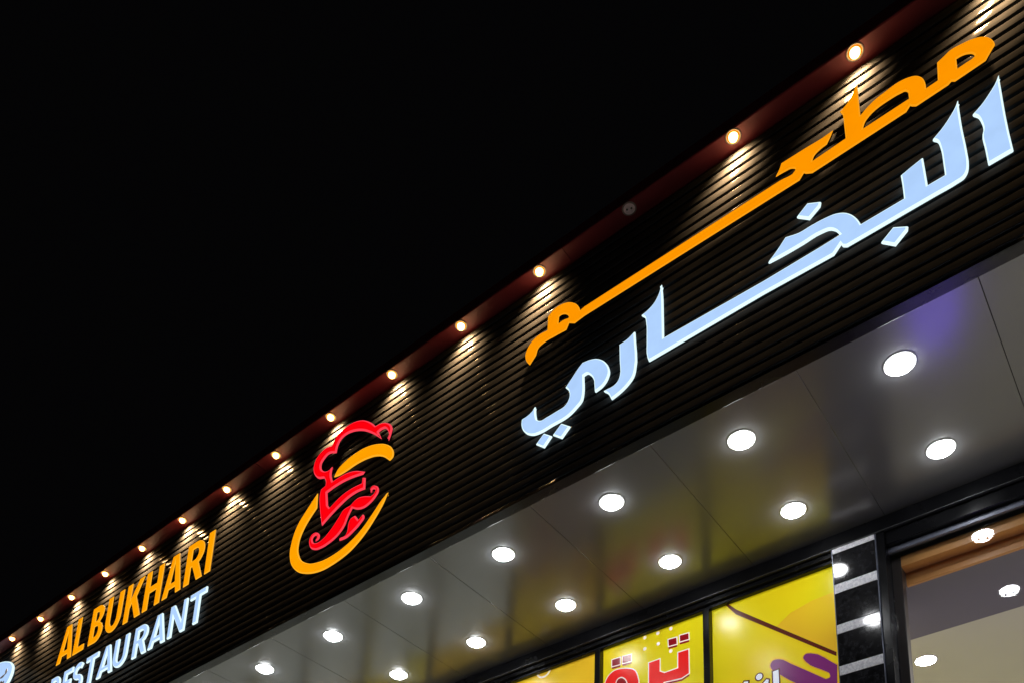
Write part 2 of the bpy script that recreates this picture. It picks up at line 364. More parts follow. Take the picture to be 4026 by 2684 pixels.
SH = {
 'orange_arabic': [[(-0.4292,5.2317),(-0.4238,5.2337),(-0.4183,5.2357),(-0.4128,5.2377),(-0.4074,5.2398),(-0.4024,5.242),(-0.3974,5.2445),(-0.3924,5.2467),(-0.3871,5.2483),(-0.3786,5.2488),(-0.3697,5.2478),(-0.3605,5.246),(-0.3514,5.244),(-0.3428,5.2421),(-0.3342,5.2401),(-0.3255,5.2374),(-0.3168,5.2337),(-0.311,5.2309),(-0.3052,5.2279),(-0.2995,5.2243),(-0.2937,5.2199),(-0.2887,5.2156),(-0.2836,5.2108),(-0.2787,5.2053),(-0.2742,5.199),(-0.2707,5.1928),(-0.2673,5.186),(-0.2644,5.1789),(-0.2621,5.1717),(-0.2609,5.1663),(-0.2599,5.1607),(-0.2593,5.1554),(-0.2595,5.1511),(-0.2606,5.1483),(-0.2623,5.1463),(-0.2642,5.1446),(-0.2661,5.1427),(-0.2691,5.1388),(-0.2721,5.1349),(-0.2751,5.131),(-0.278,5.127),(-0.2811,5.1228),(-0.2841,5.1185),(-0.2871,5.1142),(-0.2902,5.1099),(-0.3837,5.1045),(-0.3939,5.114),(-0.4041,5.1077),(-0.5062,5.1038),(-0.5203,5.1165),(-0.5236,5.122),(-0.5379,5.1064),(-0.8647,5.0998),(-0.8865,5.1146),(-0.8944,5.1242),(-0.9119,5.1039),(-1.8523,5.1099),(-1.9049,5.1034),(-1.9334,5.1236),(-1.948,5.0964),(-1.9621,5.0978),(-1.9764,5.0993),(-1.9907,5.1006),(-2.005,5.1017),(-2.0218,5.1031),(-2.0388,5.1047),(-2.0554,5.1051),(-2.0708,5.1035),(-2.0785,5.102),(-2.0861,5.1003),(-2.093,5.0976),(-2.0987,5.0935),(-2.1026,5.0873),(-2.1051,5.0795),(-2.1071,5.0711),(-2.1093,5.0629),(-2.1429,5.0296),(-2.1484,5.0381),(-2.154,5.0466),(-2.1592,5.0551),(-2.1634,5.0634),(-2.1663,5.0718),(-2.1684,5.0801),(-2.1697,5.0881),(-2.1703,5.0955),(-2.1695,5.1048),(-2.167,5.1131),(-2.1635,5.1206),(-2.1596,5.1275),(-2.1536,5.1364),(-2.1464,5.144),(-2.1382,5.1504),(-2.1292,5.1556),(-2.1207,5.159),(-2.1115,5.1615),(-2.1018,5.1631),(-2.0918,5.1638),(-2.0817,5.1636),(-2.0712,5.1623),(-2.0605,5.1608),(-2.05,5.1594),(-2.0494,5.2329),(-2.0399,5.2389),(-2.0306,5.2452),(-2.0208,5.2507),(-2.0099,5.254),(-2.0002,5.255),(-1.9899,5.2549),(-1.9791,5.2536),(-1.9679,5.251),(-1.959,5.2481),(-1.9498,5.2445),(-1.9404,5.24),(-1.9312,5.2342),(-1.9231,5.228),(-1.9148,5.2208),(-1.9069,5.2129),(-1.8998,5.2045),(-1.8942,5.1963),(-1.8891,5.1875),(-1.8847,5.1785),(-1.8812,5.1699),(-1.88,5.1655),(-1.879,5.1612),(-1.8782,5.1569),(-1.8773,5.1526),(-1.8534,5.158),(-0.9834,5.1593),(-0.9676,5.1569),(-0.951,5.1528),(-0.9363,5.1521),(-0.9261,5.16),(-0.9254,5.1613),(-0.9246,5.1627),(-0.924,5.1641),(-0.9238,5.1656),(-0.9253,5.1695),(-0.929,5.1739),(-0.9337,5.1781),(-0.9378,5.1815),(-0.9436,5.1849),(-0.9494,5.1863),(-0.9552,5.1868),(-0.9609,5.1875),(-0.9704,5.1889),(-0.9798,5.1897),(-0.9891,5.1901),(-0.9985,5.1907),(-0.994,5.1978),(-0.9893,5.2047),(-0.9849,5.2119),(-0.981,5.2199),(-0.9794,5.224),(-0.978,5.2283),(-0.9766,5.2326),(-0.9751,5.2369),(-0.954,5.2363),(-0.9329,5.2357),(-0.912,5.2351),(-0.8913,5.2346),(-0.8672,5.2332),(-0.8431,5.2313),(-0.8196,5.2304),(-0.797,5.2318),(-0.7931,5.2324),(-0.7893,5.2331),(-0.7854,5.2338),(-0.7816,5.2345),(-0.7847,5.2282),(-0.7878,5.2219),(-0.7909,5.2156),(-0.7942,5.2095),(-0.7972,5.2043),(-0.8003,5.1993),(-0.8034,5.1943),(-0.8065,5.1892),(-0.814,5.188),(-0.8215,5.187),(-0.829,5.1856),(-0.836,5.1834),(-0.8412,5.1813),(-0.8463,5.179),(-0.8511,5.1759),(-0.855,5.1716),(-0.8571,5.1675),(-0.8589,5.1628),(-0.8604,5.1578),(-0.8621,5.1529),(-0.7405,5.159),(-0.7435,5.2739),(-0.7531,5.2985),(-0.7491,5.3004),(-0.7452,5.3022),(-0.7413,5.3041),(-0.7375,5.3063),(-0.7317,5.3101),(-0.726,5.3144),(-0.7207,5.3192),(-0.7157,5.3247),(-0.7118,5.3302),(-0.7083,5.3361),(-0.7049,5.3424),(-0.7016,5.3488),(-0.6981,5.3558),(-0.6947,5.3631),(-0.6914,5.3705),(-0.6881,5.3778),(-0.6854,5.2193),(-0.6803,5.2229),(-0.6751,5.2266),(-0.67,5.2302),(-0.6647,5.2335),(-0.6563,5.2381),(-0.6476,5.2423),(-0.6388,5.2458),(-0.6298,5.2487),(-0.6215,5.2506),(-0.6131,5.2519),(-0.6045,5.2529),(-0.596,5.2539),(-0.5848,5.2556),(-0.5737,5.2573),(-0.5624,5.2583),(-0.5507,5.2577),(-0.5429,5.2564),(-0.535,5.2547),(-0.5269,5.2523),(-0.5188,5.2489),(-0.5125,5.2458),(-0.5061,5.2425),(-0.4998,5.2382),(-0.4937,5.2325),(-0.4895,5.2275),(-0.4853,5.2219),(-0.4814,5.2159),(-0.4781,5.2095),(-0.4756,5.2025),(-0.4737,5.195),(-0.4722,5.1875),(-0.4711,5.1802),(-0.4705,5.1729),(-0.4703,5.1659),(-0.4704,5.1589),(-0.4704,5.1519),(-0.4329,5.1536)],[(-0.372,5.1954),(-0.368,5.1952),(-0.3639,5.1951),(-0.3598,5.1948),(-0.3556,5.1939),(-0.3511,5.1925),(-0.3465,5.1907),(-0.3419,5.1883),(-0.3373,5.1851),(-0.3337,5.1823),(-0.3301,5.1792),(-0.3266,5.1755),(-0.3236,5.1711),(-0.3219,5.1677),(-0.3204,5.164),(-0.319,5.1602),(-0.3176,5.1564),(-0.3191,5.1555),(-0.3206,5.1546),(-0.3222,5.1538),(-0.3238,5.1531),(-0.3289,5.1518),(-0.3344,5.1516),(-0.34,5.1517),(-0.3456,5.1517),(-0.3522,5.1513),(-0.3588,5.151),(-0.3655,5.1507),(-0.3722,5.1503)],[(-0.6805,5.1523),(-0.6788,5.1584),(-0.6771,5.1647),(-0.6752,5.1706),(-0.6729,5.1759),(-0.6691,5.1814),(-0.6647,5.1858),(-0.6598,5.1895),(-0.6549,5.1929),(-0.6489,5.1964),(-0.6427,5.1992),(-0.6363,5.2014),(-0.6297,5.2033),(-0.6201,5.2052),(-0.6103,5.2061),(-0.6002,5.2063),(-0.5901,5.2063),(-0.5806,5.2064),(-0.5711,5.2062),(-0.5614,5.2054),(-0.5516,5.2034),(-0.5469,5.2026),(-0.5421,5.202),(-0.5374,5.2004),(-0.5329,5.1967),(-0.5311,5.1941),(-0.5293,5.1912),(-0.5275,5.1881),(-0.5258,5.1852),(-0.5251,5.1546)],[(-1.9896,5.1934),(-1.9864,5.1941),(-1.9833,5.195),(-1.9801,5.1955),(-1.9766,5.1955),(-1.9717,5.1943),(-1.9664,5.1923),(-1.9609,5.1895),(-1.9556,5.1858),(-1.9513,5.1821),(-1.9469,5.1778),(-1.9429,5.1731),(-1.9397,5.1683),(-1.9379,5.1644),(-1.9363,5.1601),(-1.9353,5.1561),(-1.9352,5.1532),(-1.9377,5.1516),(-1.9429,5.153),(-1.9492,5.1555),(-1.9548,5.1572),(-1.9601,5.1579),(-1.9654,5.1584),(-1.9705,5.1587),(-1.9755,5.1586),(-1.9795,5.1583),(-1.9834,5.1576),(-1.9872,5.1568),(-1.9911,5.1561)]],
 'w_alif': [[(-0.2612,5.0191),(-0.2637,5.0129),(-0.2663,5.0065),(-0.2689,5.0004),(-0.2717,4.9946),(-0.2764,4.9868),(-0.2816,4.9799),(-0.287,4.9733),(-0.2925,4.9669),(-0.2987,4.9597),(-0.3051,4.9527),(-0.3116,4.9461),(-0.3185,4.94),(-0.3251,4.935),(-0.332,4.9305),(-0.339,4.9263),(-0.3459,4.9219),(-0.3424,4.9168),(-0.3388,4.9117),(-0.3353,4.9065),(-0.3324,4.9009),(-0.3299,4.8942),(-0.3279,4.8869),(-0.3263,4.8796),(-0.325,4.8724),(-0.3232,4.8617),(-0.3219,4.8509),(-0.3215,4.8408),(-0.3223,4.8317),(-0.323,4.8288),(-0.3239,4.826),(-0.3249,4.8232),(-0.3257,4.8203),(-0.3272,4.8052),(-0.3265,4.7881),(-0.3249,4.7702),(-0.3236,4.7528),(-0.323,4.7374),(-0.3224,4.722),(-0.3218,4.7066),(-0.3211,4.6913),(-0.2499,4.692),(-0.2513,4.7157),(-0.2528,4.7395),(-0.2542,4.7634),(-0.2555,4.7874),(-0.2577,4.8448),(-0.259,4.9024),(-0.26,4.9604)]],
 'w_main': [[(-0.3826,5.0186),(-0.3847,5.0133),(-0.3868,5.008),(-0.3889,5.0027),(-0.3912,4.9977),(-0.3954,4.9903),(-0.4,4.9835),(-0.4048,4.9771),(-0.4098,4.9709),(-0.4155,4.9638),(-0.4215,4.9571),(-0.4276,4.9508),(-0.4339,4.9447),(-0.442,4.9377),(-0.4505,4.9313),(-0.4592,4.9252),(-0.4678,4.9189),(-0.4646,4.9149),(-0.4613,4.911),(-0.4582,4.9069),(-0.4555,4.9026),(-0.452,4.8935),(-0.45,4.8833),(-0.4486,4.8728),(-0.4474,4.8626),(-0.4456,4.8459),(-0.4448,4.8296),(-0.4446,4.8136),(-0.4444,4.7976),(-0.4441,4.7843),(-0.4439,4.771),(-0.4437,4.7578),(-0.4436,4.7446),(-0.497,4.7443),(-0.5024,4.8693),(-0.511,4.867),(-0.5197,4.8648),(-0.5284,4.8625),(-0.5371,4.8602),(-0.5464,4.8575),(-0.5556,4.8547),(-0.5649,4.8519),(-0.5742,4.8491),(-0.5737,4.8407),(-0.5732,4.8324),(-0.5727,4.824),(-0.5723,4.8157),(-0.5717,4.798),(-0.5713,4.7805),(-0.5711,4.7632),(-0.5709,4.7458),(-0.7121,4.7438),(-0.7144,4.7511),(-0.7166,4.7583),(-0.719,4.7656),(-0.7216,4.7727),(-0.7253,4.7815),(-0.7294,4.7902),(-0.7338,4.7986),(-0.7385,4.8065),(-0.7435,4.8136),(-0.7488,4.8203),(-0.7544,4.8265),(-0.76,4.8321),(-0.7673,4.8383),(-0.7748,4.8435),(-0.7823,4.8479),(-0.7898,4.8517),(-0.7996,4.8555),(-0.8093,4.858),(-0.8189,4.8597),(-0.8285,4.8613),(-0.8425,4.8634),(-0.8564,4.8646),(-0.8703,4.8653),(-0.8841,4.8657),(-0.8932,4.8655),(-0.9022,4.8649),(-0.9113,4.8646),(-0.9206,4.8652),(-0.9334,4.8679),(-0.9467,4.8722),(-0.9601,4.8771),(-0.9736,4.8817),(-0.9812,4.8734),(-0.9888,4.865),(-0.9964,4.8566),(-1.0043,4.8486),(-1.0135,4.8398),(-1.0231,4.8314),(-1.0327,4.8231),(-1.0423,4.8148),(-1.0299,4.8138),(-1.0176,4.8128),(-1.0053,4.8119),(-0.9932,4.8111),(-0.9733,4.8104),(-0.9537,4.81),(-0.9343,4.8099),(-0.915,4.8099),(-0.898,4.8109),(-0.8812,4.8126),(-0.8643,4.8132),(-0.8468,4.8111),(-0.8392,4.8098),(-0.8314,4.8084),(-0.8236,4.806),(-0.8159,4.8013),(-0.8112,4.7971),(-0.8064,4.7922),(-0.8018,4.7867),(-0.7975,4.7809),(-0.7935,4.774),(-0.7899,4.7665),(-0.7865,4.7587),(-0.783,4.7511),(-0.858,4.7477),(-0.9587,4.7455),(-1.0632,4.7432),(-1.4752,4.7499),(-1.4755,4.7758),(-1.4758,4.8017),(-1.476,4.8278),(-1.4764,4.854),(-1.4767,4.8855),(-1.4769,4.9171),(-1.4775,4.9491),(-1.4792,4.9819),(-1.48,4.9915),(-1.4808,5.0011),(-1.4817,5.0108),(-1.4826,5.0205),(-1.4845,5.0127),(-1.4863,5.0048),(-1.4883,4.9971),(-1.4906,4.9898),(-1.4951,4.979),(-1.5002,4.969),(-1.5061,4.9599),(-1.5128,4.952),(-1.5197,4.946),(-1.5274,4.9409),(-1.5355,4.9366),(-1.544,4.9329),(-1.5512,4.9305),(-1.5587,4.9287),(-1.5664,4.9271),(-1.574,4.9254),(-1.5699,4.9202),(-1.5655,4.9149),(-1.5615,4.9096),(-1.5583,4.9043),(-1.5557,4.8971),(-1.5544,4.8899),(-1.5537,4.8826),(-1.5529,4.8754),(-1.5505,4.851),(-1.55,4.8278),(-1.5504,4.805),(-1.5502,4.782),(-1.5504,4.7628),(-1.551,4.7439),(-1.5506,4.7245),(-1.5476,4.7042),(-1.5463,4.699),(-1.5449,4.6937),(-1.5434,4.6884),(-1.5419,4.6832),(-1.065,4.691),(-0.8097,4.6851),(-0.784,4.7124),(-0.7783,4.6983),(-0.7651,4.6886),(-0.7413,4.6888),(-0.7177,4.689),(-0.6943,4.6892),(-0.6712,4.6894),(-0.6438,4.6897),(-0.6168,4.69),(-0.59,4.6904),(-0.5635,4.6907),(-0.5417,4.6909),(-0.52,4.6911),(-0.4985,4.6913),(-0.4772,4.6915),(-0.461,4.6912),(-0.4449,4.6907),(-0.429,4.6907),(-0.4135,4.6919),(-0.4074,4.6923),(-0.4012,4.6926),(-0.3953,4.6936),(-0.3901,4.6962),(-0.386,4.7001),(-0.3823,4.7052),(-0.3792,4.7112),(-0.3768,4.7179),(-0.3758,4.7228),(-0.3751,4.7281),(-0.3745,4.7335),(-0.3741,4.739),(-0.3733,4.7538),(-0.3735,4.7692),(-0.3741,4.785),(-0.3747,4.8009),(-0.3757,4.8244),(-0.3771,4.8482),(-0.3786,4.8722),(-0.3799,4.8962),(-0.3809,4.9267),(-0.3815,4.9572),(-0.382,4.9878)]],
 'w_dot_kha': [[(-0.8878,4.9757),(-0.8412,4.9463),(-0.8447,4.9316),(-0.8864,4.9018),(-0.9295,4.9427)]],
 'w_dot_ba': [[(-0.6113,4.6551),(-0.5672,4.6258),(-0.569,4.614),(-0.6119,4.5789),(-0.6538,4.6207)]],
 'w_ra': [[(-1.6053,4.8655),(-1.6134,4.8614),(-1.6213,4.8571),(-1.6294,4.8531),(-1.6381,4.8499),(-1.6474,4.848),(-1.6572,4.847),(-1.6672,4.8463),(-1.6771,4.8454),(-1.6766,4.8254),(-1.6761,4.8056),(-1.6755,4.7857),(-1.675,4.766),(-1.6738,4.747),(-1.6722,4.7276),(-1.6715,4.7092),(-1.6735,4.6927),(-1.6749,4.6871),(-1.6765,4.6817),(-1.6785,4.6767),(-1.681,4.6723),(-1.6858,4.6673),(-1.6917,4.6634),(-1.6983,4.6607),(-1.7053,4.6589),(-1.7118,4.6583),(-1.7188,4.6586),(-1.726,4.6594),(-1.7331,4.6599),(-1.7375,4.6601),(-1.742,4.6603),(-1.7464,4.6605),(-1.7508,4.6607),(-1.7449,4.6541),(-1.7389,4.6475),(-1.7331,4.6409),(-1.7281,4.6339),(-1.7238,4.6259),(-1.7203,4.6174),(-1.7171,4.6088),(-1.7138,4.6003),(-1.7034,4.6026),(-1.6929,4.6048),(-1.6826,4.6072),(-1.6727,4.6102),(-1.6632,4.6138),(-1.6539,4.6178),(-1.645,4.6224),(-1.6366,4.6278),(-1.629,4.6333),(-1.6217,4.6393),(-1.6152,4.6462),(-1.6099,4.6544),(-1.6075,4.6599),(-1.6056,4.6659),(-1.6039,4.6721),(-1.6024,4.6783),(-1.5971,4.7201),(-1.5985,4.7672),(-1.6026,4.8167)]],
 'w_ya': [[(-1.7937,4.6833),(-1.7848,4.6849),(-1.7758,4.6861),(-1.7672,4.6879),(-1.7593,4.6908),(-1.7514,4.6955),(-1.7442,4.7012),(-1.738,4.7082),(-1.7329,4.7163),(-1.7297,4.7232),(-1.7269,4.7307),(-1.7251,4.7389),(-1.7249,4.7479),(-1.726,4.7561),(-1.7281,4.765),(-1.7311,4.7742),(-1.7347,4.7832),(-1.7392,4.792),(-1.7444,4.801),(-1.7503,4.8096),(-1.7565,4.8177),(-1.7637,4.8256),(-1.7716,4.8331),(-1.7798,4.8397),(-1.7879,4.8455),(-1.7964,4.8504),(-1.805,4.8542),(-1.8135,4.8573),(-1.822,4.8601),(-1.8309,4.8625),(-1.8397,4.8642),(-1.8485,4.8657),(-1.8573,4.8673),(-1.8619,4.8641),(-1.8666,4.861),(-1.8712,4.8578),(-1.8757,4.8544),(-1.8832,4.8479),(-1.8905,4.841),(-1.8975,4.8338),(-1.9047,4.8267),(-1.9142,4.8177),(-1.9236,4.8087),(-1.9331,4.7996),(-1.9427,4.7906),(-1.9388,4.7853),(-1.9349,4.78),(-1.9312,4.7747),(-1.9281,4.7695),(-1.9245,4.7611),(-1.9221,4.7527),(-1.9207,4.7445),(-1.9202,4.737),(-1.9207,4.7307),(-1.9221,4.725),(-1.9242,4.7197),(-1.9266,4.7148),(-1.9303,4.7092),(-1.935,4.7044),(-1.9402,4.7004),(-1.946,4.6972),(-1.9548,4.6947),(-1.9649,4.6941),(-1.9756,4.6942),(-1.9861,4.6941),(-1.9986,4.6935),(-2.0111,4.6929),(-2.0239,4.6926),(-2.0369,4.6928),(-2.0457,4.6923),(-2.0546,4.6913),(-2.0637,4.6917),(-2.0732,4.6955),(-2.0776,4.6983),(-2.0823,4.7018),(-2.0867,4.7056),(-2.0904,4.7096),(-2.0938,4.7158),(-2.0959,4.7226),(-2.0974,4.7297),(-2.0988,4.7366),(-2.1011,4.7491),(-2.1023,4.7612),(-2.1029,4.7732),(-2.1039,4.7853),(-2.1073,4.781),(-2.1106,4.7765),(-2.114,4.7723),(-2.118,4.7688),(-2.1248,4.7648),(-2.1325,4.7619),(-2.1408,4.7598),(-2.1494,4.7583),(-2.1554,4.7576),(-2.1617,4.7573),(-2.1681,4.7572),(-2.1745,4.757),(-2.1751,4.7502),(-2.1758,4.7436),(-2.1763,4.7368),(-2.1759,4.7296),(-2.1749,4.7224),(-2.1733,4.715),(-2.1711,4.7074),(-2.1681,4.6998),(-2.1636,4.6914),(-2.1581,4.6828),(-2.1519,4.6746),(-2.1454,4.6671),(-2.1378,4.6601),(-2.1295,4.6539),(-2.121,4.6484),(-2.1128,4.6439),(-2.1034,4.64),(-2.0941,4.6375),(-2.0849,4.6359),(-2.076,4.6344),(-2.0585,4.6327),(-2.0419,4.6331),(-2.0257,4.6343),(-2.0094,4.6352),(-1.9888,4.6349),(-1.968,4.6343),(-1.948,4.6347),(-1.9294,4.6375),(-1.9176,4.6411),(-1.9065,4.6456),(-1.8958,4.651),(-1.8856,4.6569),(-1.8776,4.6616),(-1.8696,4.6665),(-1.8625,4.6722),(-1.857,4.6796),(-1.8541,4.6873),(-1.8523,4.6961),(-1.851,4.7054),(-1.85,4.7148),(-1.8489,4.7349),(-1.8495,4.7563),(-1.8509,4.7782),(-1.8519,4.8),(-1.8477,4.8004),(-1.8436,4.8011),(-1.8395,4.8012),(-1.8353,4.8),(-1.8303,4.7962),(-1.8251,4.7907),(-1.8201,4.7844),(-1.8155,4.7781),(-1.811,4.771),(-1.8069,4.7635),(-1.8034,4.7559),(-1.8006,4.7485),(-1.7982,4.7392),(-1.7971,4.7302),(-1.7967,4.7214),(-1.7961,4.7125),(-1.7954,4.7052),(-1.7948,4.6979),(-1.7943,4.6906)]],
 'w_dot_ya1': [[(-2.0496,4.6175),(-2.0092,4.5833),(-2.0495,4.5449),(-2.0911,4.5828)]],
 'w_dot_ya2': [[(-1.9586,4.618),(-1.915,4.5807),(-1.9583,4.5426),(-2.0026,4.5821)]],
 'chef_hat': [[(-3.0403,5.1113),(-3.0361,5.1205),(-3.0317,5.1295),(-3.0278,5.1388),(-3.0248,5.1488),(-3.0226,5.1565),(-3.0204,5.1643),(-3.0196,5.1728),(-3.0213,5.1823),(-3.0242,5.1895),(-3.0282,5.1973),(-3.033,5.2051),(-3.0384,5.2124),(-3.0459,5.2203),(-3.0547,5.2278),(-3.0639,5.2346),(-3.0729,5.2405),(-3.0832,5.246),(-3.0936,5.2502),(-3.1038,5.2534),(-3.1136,5.2558),(-3.122,5.2572),(-3.1301,5.2577),(-3.138,5.2578),(-3.146,5.2581),(-3.1562,5.2697),(-3.1663,5.2814),(-3.1766,5.2929),(-3.1874,5.304),(-3.2,5.3159),(-3.2132,5.3275),(-3.2267,5.3384),(-3.2402,5.348),(-3.256,5.3574),(-3.272,5.3651),(-3.2879,5.3716),(-3.3033,5.3769),(-3.3217,5.382),(-3.3395,5.3851),(-3.3565,5.3865),(-3.3727,5.3868),(-3.3869,5.3857),(-3.4002,5.3833),(-3.4129,5.38),(-3.4252,5.3761),(-3.4361,5.3724),(-3.4468,5.3682),(-3.4567,5.3633),(-3.4655,5.3572),(-3.4727,5.3494),(-3.4786,5.3402),(-3.4839,5.3306),(-3.4896,5.3212),(-3.5016,5.3243),(-3.5138,5.3278),(-3.5257,5.3307),(-3.5369,5.3325),(-3.55,5.3326),(-3.5621,5.3309),(-3.5732,5.328),(-3.5837,5.3243),(-3.5939,5.3197),(-3.6034,5.3141),(-3.6118,5.3074),(-3.6188,5.2996),(-3.6247,5.2906),(-3.6294,5.2804),(-3.6325,5.2691),(-3.6336,5.2567),(-3.6332,5.2444),(-3.6315,5.2312),(-3.6277,5.2173),(-3.6209,5.2031),(-3.6135,5.1919),(-3.6045,5.1802),(-3.5945,5.1691),(-3.5841,5.1596),(-3.5718,5.1516),(-3.5585,5.1457),(-3.5449,5.1406),(-3.5315,5.1351),(-3.5264,5.1267),(-3.5211,5.1183),(-3.5163,5.1101),(-3.5128,5.1023),(-3.5112,5.0956),(-3.5108,5.0892),(-3.511,5.0831),(-3.5108,5.0768),(-3.5459,5.0696),(-3.5476,5.0613),(-3.5495,5.053),(-3.5511,5.0446),(-3.5521,5.0359),(-3.5516,5.0129),(-3.5478,4.9882),(-3.5422,4.9627),(-3.5365,4.9372),(-3.53,4.91),(-3.5225,4.8824),(-3.5146,4.8548),(-3.5069,4.8275),(-3.4903,4.8356),(-3.4739,4.8437),(-3.4574,4.8517),(-3.4407,4.8593),(-3.4231,4.867),(-3.4054,4.8744),(-3.3874,4.8813),(-3.3689,4.8877),(-3.3516,4.8933),(-3.3342,4.8987),(-3.3161,4.9032),(-3.297,4.9063),(-3.2831,4.9075),(-3.2687,4.9082),(-3.2539,4.9082),(-3.2387,4.9072),(-3.2261,4.9056),(-3.2132,4.9033),(-3.2001,4.9007),(-3.1872,4.8983),(-3.1919,4.9689),(-3.2126,4.9793),(-3.2143,4.9449),(-3.2328,4.947),(-3.2514,4.9492),(-3.27,4.951),(-3.288,4.952),(-3.3072,4.9519),(-3.3259,4.9509),(-3.344,4.9491),(-3.3616,4.9464),(-3.3866,4.9401),(-3.4099,4.9313),(-3.4325,4.9215),(-3.4556,4.9122),(-3.4761,4.9387),(-3.4926,5.024),(-3.4777,5.0255),(-3.463,5.0271),(-3.4482,5.0285),(-3.4332,5.0294),(-3.4146,5.0299),(-3.3958,5.0299),(-3.3766,5.0293),(-3.3571,5.0278),(-3.3404,5.026),(-3.3233,5.0236),(-3.3061,5.0208),(-3.2888,5.0176),(-3.2701,5.0135),(-3.2512,5.0089),(-3.2323,5.004),(-3.2135,4.9992),(-3.2004,5.0103),(-3.2179,5.0206),(-3.2356,5.0313),(-3.2533,5.0415),(-3.2707,5.0501),(-3.2865,5.0564),(-3.3021,5.0616),(-3.3175,5.0659),(-3.3325,5.0695),(-3.3483,5.0724),(-3.3637,5.0743),(-3.3788,5.0755),(-3.3936,5.0762),(-3.4092,5.0765),(-3.4244,5.076),(-3.4394,5.0752),(-3.4546,5.0746),(-3.4593,5.0858),(-3.4643,5.097),(-3.4688,5.1082),(-3.4722,5.1188),(-3.4746,5.1349),(-3.474,5.1497),(-3.4722,5.1639),(-3.471,5.1784),(-3.4765,5.175),(-3.4817,5.1712),(-3.4874,5.1681),(-3.4944,5.1669),(-3.5025,5.1677),(-3.5119,5.1698),(-3.5217,5.1732),(-3.5312,5.1782),(-3.5389,5.1835),(-3.5468,5.1899),(-3.5542,5.1968),(-3.5601,5.2035),(-3.5656,5.2128),(-3.5686,5.2224),(-3.5699,5.2316),(-3.5701,5.2398),(-3.5681,5.2487),(-3.5633,5.2559),(-3.557,5.2619),(-3.55,5.267),(-3.5411,5.2729),(-3.531,5.2778),(-3.5193,5.2805),(-3.5059,5.2797),(-3.4933,5.2756),(-3.4794,5.2691),(-3.465,5.2616),(-3.451,5.2546),(-3.4499,5.2645),(-3.449,5.2746),(-3.4476,5.2843),(-3.4453,5.2932),(-3.4412,5.3025),(-3.4361,5.3111),(-3.4299,5.3185),(-3.4223,5.3246),(-3.4129,5.3292),(-3.4021,5.3325),(-3.3902,5.3343),(-3.3775,5.3346),(-3.3623,5.333),(-3.3457,5.3295),(-3.3285,5.3245),(-3.3111,5.3182),(-3.2935,5.3107),(-3.2755,5.3019),(-3.2575,5.292),(-3.2397,5.281),(-3.2223,5.2689),(-3.205,5.2556),(-3.188,5.2416),(-3.1714,5.2274),(-3.1517,5.2093),(-3.1326,5.1905),(-3.1139,5.1714),(-3.0952,5.1527),(-3.1212,5.2084),(-3.1164,5.2094),(-3.1117,5.2106),(-3.1069,5.2114),(-3.1016,5.2115),(-3.0938,5.2107),(-3.0851,5.209),(-3.0765,5.206),(-3.0687,5.2012),(-3.0623,5.1947),(-3.0563,5.1864),(-3.051,5.1776),(-3.0464,5.1694),(-3.0408,5.1539),(-3.0397,5.1394),(-3.0405,5.1255)]],
